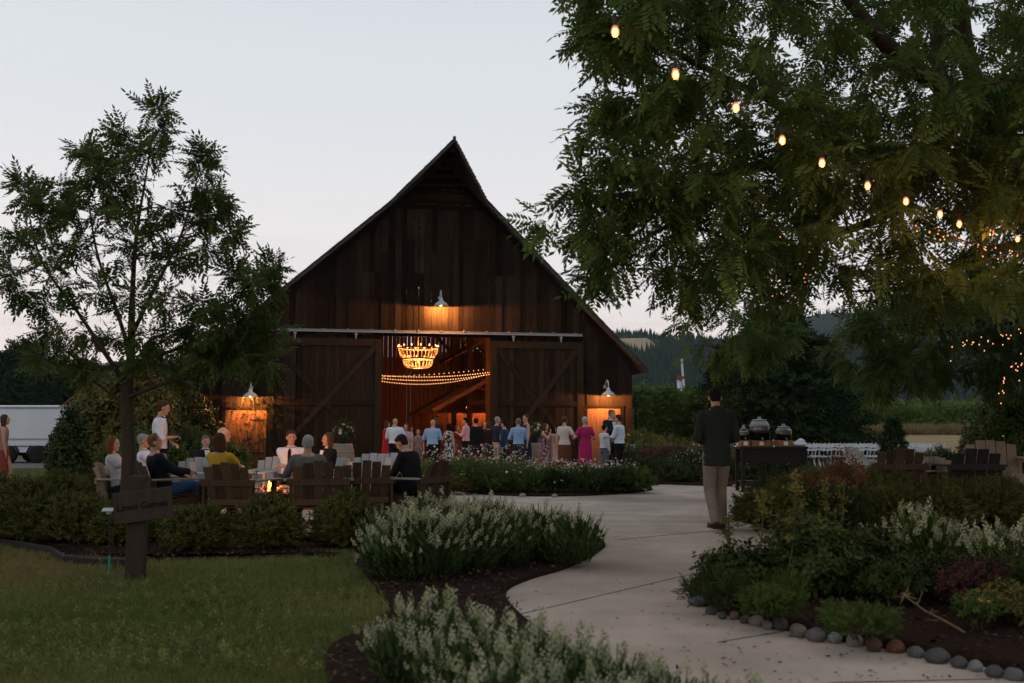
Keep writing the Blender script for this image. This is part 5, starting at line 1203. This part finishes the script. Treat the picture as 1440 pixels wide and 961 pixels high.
def person(lab, px, Y, face, H=1.72, pose='stand', sex='m', top=('shirt', WHITE, 'long'), bottom=('trousers', BLACK), hair=('short', (.05,.03,.02)), handL=None, handR=None, lean=0, head=(0,0), vox=.013, seat=.36, wide=1.0, skin=SK, extras=(), feet=None, z=.008, group=None, py=650, dxy=(0,0)):
    k = H/1.75; root = empty('person', (X(px, Y, py)+dxy[0], Y+dxy[1], z), -R(face), lab, 'person', group)
    V = Vector; sit = pose == 'sit'
    hipz = (seat+.10) if sit else .93*k
    hip = V((0, 0, hipz)); la = R(lean if lean else (-16 if sit else 0)); Rl = Matrix.Rotation(-la, 3, 'X')
    T = lambda x, y, z_: hip+Rl @ V((x*k*wide, y*k, z_*k))
    fem = sex == 'f'
    prof = [(-.1,.13,.10),(-.04,.165 if fem else .155,.115),(.04,.17 if fem else .158,.118),(.14,.135 if fem else .148,.10),(.22,.122 if fem else .145,.098),(.32,.145 if fem else .165,.108),(.42,.152 if fem else .178,.112),(.49,.145 if fem else .17,.095),(.535,.10 if fem else .12,.075),(.57,.058,.055)]
    def torso(g, grow, z0, z1, gl=1.0, flare=0):
        rr = []
        for z_, rx, ry in prof:
            if z0 <= z_ <= z1: f_ = flare*max(0, .1-z_); rr.append((T(0, -.005, z_), Rl @ V(((rx*gl+grow+f_)*k*wide, 0, 0)), Rl @ V((0, (ry*gl+grow+f_)*k, 0))))
        g.loft(rr, 20)
    shw = .158 if fem else .183
    S = {sd: T(sd*shw, -.01, .475) for sd in (-1, 1)}; HP = {sd: T(sd*.088, 0, -.01) for sd in (-1, 1)}
    if sit:
        KN = {sd: V((sd*.13*k, .43*k, hipz+.05)) for sd in (-1, 1)}; AN = {sd: V((sd*.14*k, .55*k, .085)) for sd in (-1, 1)}
    else:
        KN = {sd: V((sd*.095*k, .025, .50*k)) for sd in (-1, 1)}; AN = {sd: V((sd*.105*k, -.01, .085)) for sd in (-1, 1)}
    if feet:
        for sd in (-1, 1):
            AN[sd] = V(feet[sd]); kk, _ = ik(HP[sd], AN[sd], .44*k, .43*k, V((0,1,.0))); KN[sd] = kk
    fwd = {sd: V((sd*.12, 1, 0)).normalized() for sd in (-1, 1)}
    d_stand = lambda sd: T(sd*.235, .05, -.06)
    d_sit = lambda sd: V((sd*.20*k, .36*k, hipz+.17))
    hd = {-1: handL, 1: handR}; W = {}; E = {}
    for sd in (-1, 1):
        t = hd[sd]; tgt = T(*t) if t else (d_sit(sd) if sit else d_stand(sd)); E[sd], W[sd] = ik(S[sd], tgt, .285*k, .25*k, V((sd*.55, -.5, -.75)))
    nb = T(0, -.005, .55); yaw, pit = R(-head[0]), R(head[1]); Rh = Matrix.Rotation(yaw, 3, 'Z') @ Matrix.Rotation(pit, 3, 'X')
    hc = nb+(Rl @ V((0, .012, .055)))*k+Rh @ V((0, .02, .095))*k; hk = k*1.0
    HT = lambda x, y, z_: hc+Rh @ V((x*hk, y*hk, z_*hk))
    b = MB(); torso(b, 0, -1, 1)
    b.cap(nb-V((0,0,.03)), hc-Rh @ V((0,.02,.03))*k, .056*k, .052*k)
    b.ell(HT(0,-.008,.028), (.074*hk,.093*hk,.092*hk), Rh, n=16, k=12); b.ell(HT(0,.022,-.035), (.058*hk,.066*hk,.078*hk), Rh, n=14, k=10); b.ell(HT(0,.068,-.088), (.026*hk,.022*hk,.02*hk), Rh)
    b.cap(HT(0,.086,.018), HT(0,.099,-.022), .009*hk, .014*hk, 8); b.ell(HT(0,.082,.038), (.05*hk,.014*hk,.012*hk), Rh)
    for sd in (-1, 1): b.ell(HT(sd*.077,-.004,-.005), (.011*hk,.02*hk,.032*hk), Rh)
    for sd in (-1, 1):
        b.cap(S[sd], E[sd], .052*k, .038*k); b.cap(E[sd], W[sd], .039*k, .026*k); b.cap(T(0,0,.45), S[sd], .07*k, .055*k)
        b.cap(HP[sd], KN[sd], .088*k, .056*k); b.cap(KN[sd], AN[sd], .056*k, .038*k); b.cap(AN[sd], AN[sd]+fwd[sd]*.16*k-V((0,0,.045)), .036*k, .03*k)
        # hand
        fd = (W[sd]-E[sd]).normalized(); up = V((0,0,1)) if abs(fd.z) < .8 else V((0,1,0)); sx = fd.cross(up).normalized(); nn = sx.cross(fd); sx = sx*sd
        c = W[sd]+fd*.055*k; rm = Matrix((sx, fd, nn)).transposed(); b.ell(c, (.038*k,.05*k,.018*k), rm)
        for i, (o_, l) in enumerate(((-.028,.060),(-.010,.072),(.010,.068),(.027,.052))):
            f0 = c+sx*o_*k+fd*.035*k; f1 = f0+(fd*.8-nn*.35).normalized()*l*.55*k; f2 = f1+(fd*.4-nn*.9).normalized()*l*.5*k; b.cap(f0, f1, .0105*k, .0095*k, 6); b.cap(f1, f2, .0095*k, .008*k, 6)
        t0 = c-sx*.03*k-fd*.02*k; t1 = t0-sx*.03*k+fd*.025*k; t2 = t1+(fd-nn*.4).normalized()*.028*k; b.cap(t0, t1, .014*k, .012*k, 6); b.cap(t1, t2, .012*k, .010*k, 6)
    body = b.build('body', skinm(skin), root, remesh=vox, sm=2)
    me = body.data; me.materials.append(m_eye); me.materials.append(m_lip)
    ev = [HT(sd*.031,.085,.012) for sd in (-1, 1)]; lv = HT(0,.092,-.052); co = np.empty(len(me.vertices)*3); me.vertices.foreach_get('co', co); co = co.reshape(-1, 3)
    for p in me.polygons:
        q = p.center
        if any((q-e).length < .0135*hk for e in ev): p.material_index = 1
        elif (q-lv).length < .03 and abs((Rh.inverted() @ (q-lv)).z) < .008: p.material_index = 2
    gv = min(.016, vox*1.15) if vox < .014 else .018
    # top garment
    kind, colr, slv = top[0], top[1], top[2]
    g = MB(); grow = .028 if kind == 'jacket' else .022 if kind == 'hoodie' else .014
    torso(g, grow, -.05 if kind in ('shirt', 'blouse') else -.11, .54)
    if kind in ('jacket', 'hoodie') and not sit: g.loft([(T(0,-.005,-.12 if kind == 'hoodie' else -.17), Rl @ V(((.166)*k*wide,0,0)), Rl @ V((0,.128*k,0))), (T(0,-.005,-.06), Rl @ V((.19*k*wide,0,0)), Rl @ V((0,.148*k,0))), (T(0,-.005,.06), Rl @ V((.18*k*wide,0,0)), Rl @ V((0,.14*k,0)))], 20)
    if kind == 'dress' and not sit:
        g.loft([(T(0,0,-.50), V((.205*k,0,0)), V((0,.165*k,0))), (T(0,0,-.25), V((.195*k,0,0)), V((0,.155*k,0))), (T(0,0,-.04), V((.185*k,0,0)), V((0,.14*k,0))), (T(0,0,.1), V((.155*k,0,0)), V((0,.12*k,0))), (T(0,0,.2), V((.135*k,0,0)), V((0,.11*k,0)))], 20)
    for sd in (-1, 1):
        if slv != 'none': g.cap(T(sd*.06,-.005,.48), S[sd], (.062+grow*.5)*k, (.056+grow*.6)*k)
        if slv == 'long': g.cap(S[sd], E[sd], (.056+grow*.7)*k, (.044+grow*.7)*k); g.cap(E[sd], E[sd].lerp(W[sd], .93), (.045+grow*.7)*k, (.033+grow*.5)*k)
        elif slv == 'roll': g.cap(S[sd], E[sd], (.056+grow*.7)*k, (.046+grow*.8)*k); g.cap(E[sd], E[sd].lerp(W[sd], .25), (.046+grow*.8)*k, (.045+grow*.6)*k)
        elif slv == 'short': g.cap(S[sd], S[sd].lerp(E[sd], .62), (.056+grow*.7)*k, (.055+grow*.7)*k)
    if kind == 'hoodie': g.ell(nb+V((0,-.06,-.015))*k, (.10*k,.065*k,.06*k)); g.tube([T(.166*math.cos(a),.126*math.sin(a),-.12) for a in np.linspace(0, 2*PI, 17)], .022*k, 6, cap=False)
    g.build({'shirt':'shirt','blouse':'blouse','jacket':'jacket','hoodie':'hoodie','dress':'dress'}[kind], cm(colr), root, remesh=gv, sm=2)
    if kind in ('shirt', 'jacket'):
        g = MB(); g.tube([nb+Rl @ V((.062*math.cos(a),.060*math.sin(a)+.004,.004+.012*math.sin(a)))*k for a in np.linspace(0, 2*PI, 17)], .012*k, 6, cap=False); g.build('collar', cm(WHITE if kind == 'jacket' else colr), root, True)
    if kind == 'jacket':
        g = MB(); pts = [(-.05,.125,.50),(.05,.125,.50),(.018,.152,.16),(-.018,.152,.16)]; g.add([T(x,y-.012,z_) for x,y,z_ in pts]+[T(x,y+.012,z_) for x,y,z_ in pts], [(0,1,2,3),(7,6,5,4),(0,4,5,1),(1,5,6,2),(2,6,7,3),(3,7,4,0)]); g.build('shirt_front', cm(WHITE), root)
    # bottom garment
    bk, bc_ = bottom
    if bk == 'trousers':
        g = MB(); torso(g, .016, -.11, .05)
        for sd in (-1, 1): g.cap(HP[sd]-V((0,0,.0)), KN[sd], .103*k, .073*k); g.cap(KN[sd], AN[sd].lerp(KN[sd], .03), .073*k, .057*k)
        g.ell(T(0,0,-.05), (.15*k,.11*k,.09*k)); g.build('trousers', cm(bc_), root, remesh=gv, sm=2)
        g = MB(); g.loft([(T(0,-.005,.0), Rl @ V((.187*k*wide,0,0)), Rl @ V((0,.137*k,0))), (T(0,-.005,.035), Rl @ V((.186*k*wide,0,0)), Rl @ V((0,.136*k,0)))], 20)
        if kind == 'shirt': g.build('belt', cm((.012,.01,.01), .5), root)
    elif bk == 'skirt':
        g = MB(); ln = .52; g.loft([(T(0,0,-ln), V((.2*k,0,0)), V((0,.16*k,0))), (T(0,0,-.2), V((.2*k,0,0)), V((0,.155*k,0))), (T(0,0,-.02), V((.19*k,0,0)), V((0,.14*k,0))), (T(0,0,.12), V((.15*k,0,0)), V((0,.115*k,0)))], 20); g.build('skirt', cm(bc_), root, remesh=gv, sm=1)
    for sd in (-1, 1):
        g = MB(); a0 = AN[sd]-V((0,0,.035)); g.cap(a0-fwd[sd]*.035, a0+fwd[sd]*.17*k-V((0,0,.012)), .044*k, .038*k); g.box(a0+fwd[sd]*.07-V((0,0,.042)), (.075*k,.25*k,.016), Matrix.Rotation(math.atan2(-fwd[sd].x, fwd[sd].y), 3, 'Z')); g.build('shoe', cm((.03,.022,.018), .5), root, True)
    # hair
    hk_, hcol = hair[0], hair[1]; g = MB()
    if hk_ != 'bald':
        g.ell(HT(0,-.024,.045), (.083*hk,.094*hk,.089*hk), Rh, n=18, k=14)
        if hk_ in ('short', 'thin'): g.ell(HT(0,-.045,-.012), (.07*hk,.055*hk,.065*hk), Rh); g.ell(HT(0,.02,.085), (.062*hk,.06*hk,.035*hk), Rh)
        if hk_ == 'curly':
            for _ in range(26): v = Vector(rng.normal(0, 1, 3)).normalized(); v.y = -abs(v.y)+.35; g.ell(HT(v.x*.085, v.y*.09-.02, v.z*.085+.035), (.036*hk,)*3, n=8, k=6)
        if hk_ == 'bob' or hk_ == 'long':
            ln = .17 if hk_ == 'bob' else .30
            g.loft([(HT(0,-.035,-ln), Rh @ V((.085*hk,0,0)), Rh @ V((0,.035*hk,0))), (HT(0,-.042,-.1), Rh @ V((.096*hk,0,0)), Rh @ V((0,.055*hk,0))), (HT(0,-.03,.02), Rh @ V((.092*hk,0,0)), Rh @ V((0,.08*hk,0)))], 16)
            for sd in (-1, 1): g.cap(HT(sd*.078,-.01,.03), HT(sd*.082,-.002,-ln*.8), .026*hk, .02*hk)
        if hk_ == 'bun': g.ell(HT(0,-.09,.09), (.045*hk,)*3); g.ell(HT(0,-.05,-.01), (.07*hk,.05*hk,.06*hk), Rh)
        if hk_ == 'cap': g.ell(HT(0,.005,.06), (.084*hk,.1*hk,.07*hk), Rh); g.ell(HT(0,.1,.045), (.06*hk,.05*hk,.008*hk), Rh)
        g.v = [tuple(Vector(v)+Vector((.0025*math.sin(v[2]*160+v[0]*90), .0025*math.sin(v[0]*170), 0))) for v in g.v]
        g.build('cap' if hk_ == 'cap' else 'hair', cm(hcol, .7), root, remesh=min(gv, .014), sm=1)
    # extras
    for e in extras:
        g = MB()
        if e == 'tie': g.bar(T(0,.128,.49), T(0,.15,.12), .055*k, .012, up=Rl @ V((0,1,0))); g.ell(T(0,.12,.505), (.02,.015,.02)); g.build('tie', cm((.01,.012,.02)), root)
        if e == 'braces':
            for sd in (-1, 1): g.tube([T(sd*.09,.132,.0), T(sd*.085,.142,.25), T(sd*.085,.12,.46), T(sd*.08,.03,.56), T(sd*.07,-.09,.5), T(sd*.03,-.125,.25), T(sd*.05,-.135,0)], .014, 6)
            g.build('braces', cm((.02,.02,.035)), root)
        if e == 'glasses':
            for sd in (-1, 1): g.tube([HT(sd*.033+.021*math.cos(a), .108, .012+.017*math.sin(a)) for a in np.linspace(0, 2*PI, 13)], .0028, 4, cap=False); g.tube([HT(sd*.054,.106,.014), HT(sd*.078,0,.01)], .003, 4)
            g.build('glasses', m_black, root)
        if e == 'untied_tie': g.bar(T(-.03,.128,.5), T(.05,.155,.2), .04, .01, up=V((0,1,0))); g.build('loose_tie', cm((.015,.02,.045)), root)
        if e == 'dots': pass
        if e == 'pocket_square': g.box(T(-.1,.15,.36), (.04,.012,.03)); g.build('pocket_square', cm(WHITE), root)
    root['_w'] = 0; del root['_w']
    Wm = {sd: root.location+Matrix.Rotation(-R(face), 3, 'Z') @ (W[sd]+(W[sd]-E[sd]).normalized()*.085*k) for sd in (-1, 1)}
    return root, Wm
def glasscup(p, lab, h=.13, m=None, r_=.034):
    o = empty('drink_glass', p-Vector((0,0,h*.5)), 0, lab, 'glass', 'drinks held by guests'); g = MB(); g.lathe([(r_*.8,0),(r_,h),(r_*.94,h),(r_*.76,.006),(0,.006)], (0,0,0), 14); g.build('tumbler', m_glassy, o, True); g = MB(); g.lathe([(0,.008),(r_*.74,.009),(r_*.84,h*.6),(0,h*.6)], (0,0,0), 12); g.build('drink', m or m_amber, o, True)
BR = (.06,.032,.018); DK = (.012,.009,.008); GR = (.24,.24,.24); BL = (.55,.40,.24); AU = (.13,.05,.02)
# the walking man
person('man in a dark hoodie and khaki trousers walking away on the path', 1009, 13.05, -4, 1.86, top=('hoodie', (.026,.031,.026), 'long'), bottom=('trousers', KHAKI), hair=('short', DK), handL=(-.11,.19,.14), handR=(.11,.19,.14), head=(10,-20), vox=.010, feet={-1: (-.08,-.17,.13), 1: (.10,.15,.085)}, wide=.94, py=700)
# fire circle
grp_f = None
_, w_ = person('standing man in a white shirt with dark braces holding a drink by the tree', 224, 17.0, 72, 1.80, top=('shirt', WHITE, 'roll'), bottom=('trousers', BLACK), hair=('short', BR), handR=(.12,.20,.22), handL=(.02,.20,.12), head=(0,-8), extras=('braces','untied_tie'), vox=.011)
glasscup(w_[1], 'clear glass of beer held by the standing man with braces')
person('auburn haired person in a pale shirt seated in the leftmost tan chair', 171, 15.0, 82, 1.62, 'sit', 'f', ('blouse', (.36,.38,.4), 'short'), ('trousers', NAVY), ('bob', AU), vox=.012, head=(0,0))
person('dark haired woman in dark clothes seated behind the tree trunk', 190, 16.6, 85, 1.60, 'sit', 'f', ('blouse', (.04,.05,.045), 'long'), ('trousers', BLACK), ('bob', DK), vox=.013, seat=.36)
person('grey haired man with glasses in a white shirt seated right of the trunk', 214, 16.4, 76, 1.70, 'sit', 'm', ('shirt', WHITE, 'short'), ('trousers', CHAR), ('thin', GR), extras=('glasses',), vox=.012)
person('brown haired person in a navy jacket and blue jeans seated in the turned chair', 232, 14.35, 56, 1.70, 'sit', 'm', ('jacket', (.012,.015,.024), 'long'), ('trousers', (.035,.085,.16)), ('curly', (.16,.09,.045)), handR=(.12,.38,.16), head=(20,5), vox=.012)
person('blonde woman in a black top leaning in her chair, face turned away', 303, 17.0, 85, 1.80, 'sit', 'f', ('blouse', (.012,.018,.018), 'long'), ('trousers', BLACK), ('long', BL), lean=10, handL=(-.1,.3,.25), handR=(.1,.3,.2), vox=.012, seat=.40)
person('grey haired person in black seated behind the blonde woman', 291, 18.2, 150, 1.62, 'sit', 'm', ('jacket', BLACK, 'long'), ('trousers', BLACK), ('thin', (.12,.11,.1)), vox=.014)
person('woman in a mustard yellow top seen from behind in a brown chair', 316, 14.15, 14, 1.66, 'sit', 'f', ('blouse', (.48,.30,.03), 'short'), ('trousers', NAVY), ('bob', (.07,.035,.02)), vox=.012, head=(15,0), seat=.40)
person('man with a dark tie and folded arms smiling across the fire', 409, 17.15, 178, 1.78, 'sit', 'm', ('shirt', WHITE, 'roll'), ('trousers', CHAR), ('short', BR), handL=(.13,.20,.24), handR=(-.13,.22,.22), extras=('tie',), lean=2, head=(-22,0), vox=.010, seat=.36)
person('grey haired man in a grey jacket seen from behind near the fire', 433, 14.1, -10, 1.68, 'sit', 'm', ('jacket', GREYJ, 'long'), ('trousers', CHAR), ('thin', (.3,.3,.29)), handL=(-.3,.32,.12), handR=(.3,.3,.1), vox=.012, head=(-12,0))
person('brown haired woman in a black jacket facing left by the fire', 458, 16.9, 232, 1.66, 'sit', 'f', ('jacket', BLACK, 'long'), ('trousers', BLACK), ('bob', (.09,.045,.028)), vox=.011, lean=-6, head=(15,0), seat=.38)
person('man in a black suit bowing his head in the right hand chair', 583, 14.7, -66, 1.74, 'sit', 'm', ('jacket', BLACK, 'long'), ('trousers', BLACK), ('short', (.03,.02,.015)), handL=(-.10,.42,.12), handR=(.10,.42,.10), lean=14, head=(0,-34), vox=.011, seat=.36)
# woman at the left border
person('woman in a red skirt walking at the left border of the photo', 3, 21.8, 60, 1.64, 'stand', 'f', ('blouse', (.32,.16,.12), 'none'), ('skirt', (.26,.05,.04)), ('long', (.06,.032,.02)), feet={-1: (-.08,-.18,.09), 1: (.09,.12,.085)}, vox=.014)
# guests before and in the barn
G_ = 'guests standing before the barn'
def guest(lab, px, top_y, Y, face, **kw):
    H = CAMH+(606-top_y)*Y/1400; kw.setdefault('vox', .016); return person(lab, px, Y, face, H, group=G_, **kw)
guest('woman in a red dress lifting one arm at the left edge of the barn doorway', 543, 593, 32.5, 60, sex='f', top=('dress', (.36,.02,.03), 'none'), bottom=(None, None), hair=('long', BR), handR=(.1,.25,.62))
guest('broad bald man in a white shirt seen from behind at the doorway', 555, 589, 30.0, 5, top=('shirt', (.6,.66,.74), 'long'), bottom=('trousers', BLACK), hair=('bald', BR), handL=(-.16,.3,.2), handR=(.2,.28,.2), wide=1.14, vox=.014)
guest('woman with reddish hair half hidden right of the bald man in white', 571, 597, 31.5, 200, sex='f', top=('blouse', (.4,.3,.33), 'short'), bottom=('skirt', (.2,.25,.35)), hair=('bob', AU))
guest('short girl with brown hair between the two balding men', 588, 604, 31.0, 185, sex='f', top=('blouse', (.25,.15,.13), 'short'), bottom=('skirt', (.2,.12,.12)), hair=('bob', BR))
guest('balding man in a light blue shirt seen from behind at the doorway', 608, 591, 29.8, 8, top=('shirt', LBLUE, 'long'), bottom=('trousers', (.014,.014,.018)), hair=('bald', GR), handL=(-.2,.28,.2), handR=(.16,.3,.2), wide=1.1, head=(25,0), vox=.014)
guest('tall dark skinned man inside the barn behind the light blue shirt', 613, 585, 36.5, 190, top=('shirt', (.05,.02,.02), 'long'), skin=(.12,.06,.04), hair=('short', DK))
guest('dark haired woman in a white and black patterned dress', 631, 596, 31.3, 40, sex='f', top=('dress', m_dots, 'none'), bottom=(None, None), hair=('long', DK), handL=(-.2,.2,.3))
guest('man in a pink shirt inside the doorway facing left', 655, 588, 33.5, -80, top=('shirt', (.6,.33,.36), 'roll'), bottom=('trousers', BLACK), hair=('short', DK), handR=(.12,.25,.4), handL=(-.1,.28,.3))
guest('man in a black suit inside the barn right of the pink shirt', 669, 589, 34.5, -20, top=('jacket', BLACK, 'long'), hair=('short', DK))
guest('person in dark red standing inside the barn', 642, 599, 38.0, 120, sex='f', top=('dress', (.14,.03,.03), 'short'), bottom=(None, None), hair=('bob', BR))
guest('woman in a dark dress inside the barn between the black suit and the khaki trousers', 681, 593, 36.0, 170, sex='f', top=('dress', (.05,.02,.02), 'none'), bottom=(None, None), hair=('long', BR))
guest('woman with long hair in a dark blouse inside the doorway at the sliding door', 688, 594, 34.0, 30, sex='f', top=('blouse', (.03,.015,.015), 'long'), bottom=('skirt', (.03,.02,.02)), hair=('long', BR))
guest('man in a navy shirt and khaki trousers at the right edge of the doorway', 699, 587, 32.5, 60, top=('shirt', NAVY, 'long'), bottom=('trousers', (.4,.33,.26)), hair=('short', GR), handR=(.15,.3,.2))
guest('man in a dark blue jacket at the right edge of the doorway', 709, 593, 32.3, -70, top=('jacket', (.025,.05,.08), 'long'), hair=('short', DK))
guest('grey haired man in a light blue shirt seen from behind right of the doorway', 729, 589, 29.0, -12, top=('shirt', (.22,.38,.6), 'long'), bottom=('trousers', NAVY), hair=('thin', (.16,.12,.1)), handL=(-.18,.25,.2), handR=(.16,.28,.2), vox=.014)
guest('woman with a dark bun behind the light blue shirted man', 740, 584, 30.6, 250, sex='f', top=('blouse', (.03,.035,.06), 'none'), bottom=('skirt', NAVY), hair=('bun', BR), head=(-20,0))
guest('woman in a flowered dark dress beside the flower barrel', 767, 596, 30.2, 120, sex='f', top=('dress', m_floral, 'none'), bottom=(None, None), hair=('bob', BR), handR=(.05,.22,.5))
guest('woman in a pale pink sleeveless dress left of the curly haired woman', 778, 600, 30.4, 60, sex='f', top=('dress', (.5,.32,.3), 'none'), bottom=(None, None), hair=('long', DK), handL=(-.15,.25,.2))
guest('curly haired woman in a cream top and brown skirt seen from behind', 794, 587, 28.3, 25, sex='f', top=('blouse', (.55,.48,.42), 'short'), bottom=('skirt', (.12,.045,.025)), hair=('curly', (.07,.04,.028)), handR=(.2,.25,.3), vox=.014)
guest('woman with short silver hair in a magenta dress', 823, 587, 27.2, -15, sex='f', top=('dress', (.36,.025,.10), 'short'), bottom=(None, None), hair=('thin', (.36,.38,.38)), handL=(-.26,.22,.22), handR=(.26,.24,.15), vox=.013, head=(25,0))
guest('person in a white shirt and grey trousers partly hidden by the tall dark suited man', 850, 598, 28.2, 60, top=('shirt', (.5,.55,.6), 'long'), bottom=('trousers', (.12,.15,.17)), hair=('short', DK), handL=(-.15,.28,.3))
guest('tall man in a dark suit in front of the lit right side door', 860, 577, 28.8, 150, top=('jacket', (.016,.022,.03), 'long'), hair=('short', (.1,.09,.08)), extras=('tie',), handR=(.1,.28,.3), head=(-30,0), vox=.014)
guest('man with glasses in a white shirt, rightmost of the guests by the barn', 871, 584, 27.2, -62, top=('shirt', (.55,.6,.68), 'roll'), bottom=('trousers', BLACK), hair=('short', (.03,.025,.025)), handR=(.16,.2,.12), handL=(-.1,.3,.2), wide=1.12, vox=.013, extras=('glasses',))
guest('person in black inside the barn behind the left doorway edge', 578, 600, 38.0, 160, top=('jacket', BLACK, 'long'), hair=('short', BR))
guest('woman in a grey dress behind the flower barrel', 757, 595, 33.2, 190, sex='f', top=('dress', (.08,.08,.1), 'none'), bottom=(None, None), hair=('bob', DK))
# ---------------------------------------------------------------- sky, added fill sun, air, camera
w = bpy.data.worlds.new('World'); SC.world = w; w.use_nodes = True; nt = w.node_tree; N = nt.nodes; L = nt.links; bg = N['Background']
tc = N.new('ShaderNodeTexCoord'); sx = N.new('ShaderNodeSeparateXYZ'); L.new(tc.outputs['Generated'], sx.inputs[0])
rp = N.new('ShaderNodeValToRGB'); L.new(sx.outputs[2], rp.inputs[0]); cr = rp.color_ramp; cr.interpolation = 'EASE'
cols_ = [(0,(.90,.76,.73)),(.06,(.95,.84,.81)),(.17,(.87,.835,.84)),(.33,(.745,.775,.81)),(.46,(.66,.70,.75)),(.62,(.52,.56,.62)),(1,(.40,.44,.52))]
cr.elements[0].position = 0; cr.elements[0].color = (*cols_[0][1], 1); cr.elements[1].position = 1; cr.elements[1].color = (*cols_[-1][1], 1)
for p_, c_ in cols_[1:-1]: e = cr.elements.new(p_); e.color = (*c_, 1)
sk = N.new('ShaderNodeTexSky'); sk.sky_type = 'NISHITA'; sk.sun_disc = False; sk.sun_elevation = R(1.5); sk.sun_rotation = R(-60); sk.air_density = 1; sk.dust_density = .6
sc_ = N.new('ShaderNodeMix'); sc_.data_type = 'RGBA'; sc_.blend_type = 'ADD'; sc_.inputs[0].default_value = .02; L.new(rp.outputs[0], sc_.inputs[6]); L.new(sk.outputs[0], sc_.inputs[7])
# faint bands of evening cloud low over the horizon
mp = N.new('ShaderNodeMapping'); mp.inputs['Scale'].default_value = (1.2, 1.2, 16); L.new(tc.outputs['Generated'], mp.inputs[0]); nz = N.new('ShaderNodeTexNoise'); nz.inputs['Scale'].default_value = 2.4; nz.inputs['Detail'].default_value = 5; L.new(mp.outputs[0], nz.inputs['Vector'])
m1 = N.new('ShaderNodeMapRange'); m1.inputs['From Min'].default_value = .47; m1.inputs['From Max'].default_value = .68; L.new(nz.outputs[0], m1.inputs[0])
m2 = N.new('ShaderNodeMapRange'); m2.inputs['From Min'].default_value = .24; m2.inputs['From Max'].default_value = .07; L.new(sx.outputs[2], m2.inputs[0])
mm = N.new('ShaderNodeMath'); mm.operation = 'MULTIPLY'; L.new(m1.outputs[0], mm.inputs[0]); L.new(m2.outputs[0], mm.inputs[1]); m3 = N.new('ShaderNodeMath'); m3.operation = 'MULTIPLY'; m3.inputs[1].default_value = .32; L.new(mm.outputs[0], m3.inputs[0])
cx = N.new('ShaderNodeMix'); cx.data_type = 'RGBA'; L.new(m3.outputs[0], cx.inputs[0]); L.new(sc_.outputs[2], cx.inputs[6]); cx.inputs[7].default_value = (.50,.44,.49,1)
L.new(cx.outputs[2], bg.inputs[0]); bg.inputs[1].default_value = 1.0
sl_ = bpy.data.lights.new('added_fill_sun', 'SUN'); sl_.energy = .12; sl_.angle = R(40); sl_.color = (1,.8,.72); so2 = bpy.data.objects.new('added_fill_sun', sl_); COL.objects.link(so2); so2.rotation_euler = (R(70), 0, R(-60))  # faint wide lamp added for soft directional shape; the sun has set
cam = bpy.data.cameras.new('camera'); co = bpy.data.objects.new('camera', cam); COL.objects.link(co); co.location = (0,0,CAMH); co.rotation_euler = (PI/2+TH, 0, 0)
cam.sensor_width = 36; cam.lens = 35; cam.clip_end = 6000; cam.clip_start = .05
cam.dof.use_dof = True; cam.dof.focus_distance = 24; cam.dof.aperture_fstop = 2.8
SC.camera = co
SC.view_settings.view_transform = 'Standard'; SC.view_settings.look = 'None'; SC.view_settings.exposure = 0; SC.view_settings.gamma = 1
c = SC.cycles; c.use_denoising = True; c.max_bounces = 6; c.diffuse_bounces = 3; c.glossy_bounces = 2; c.transmission_bounces = 5; c.transparent_max_bounces = 6; c.volume_bounces = 0; c.caustics_reflective = False; c.caustics_refractive = False; c.sample_clamp_indirect = 4; c.use_adaptive_sampling = True; c.adaptive_threshold = .02
bpy.context.view_layer.update()
# evening air
HZ = MB(); HZ.box((0, 1600, 179), (7600, 4400, 364)); hz = HZ.build('haze', None); tag(hz, kind='stuff')
hm = bpy.data.materials.new('haze'); hm.use_nodes = True; hn = hm.node_tree; hn.nodes.remove(hn.nodes['Principled BSDF']); pv = hn.nodes.new('ShaderNodeVolumePrincipled'); pv.inputs['Color'].default_value = (.72,.82,.95,1); pv.inputs['Density'].default_value = .00006; hn.links.new(pv.outputs[0], hn.nodes['Material Output'].inputs['Volume']); hz.data.materials.append(hm)
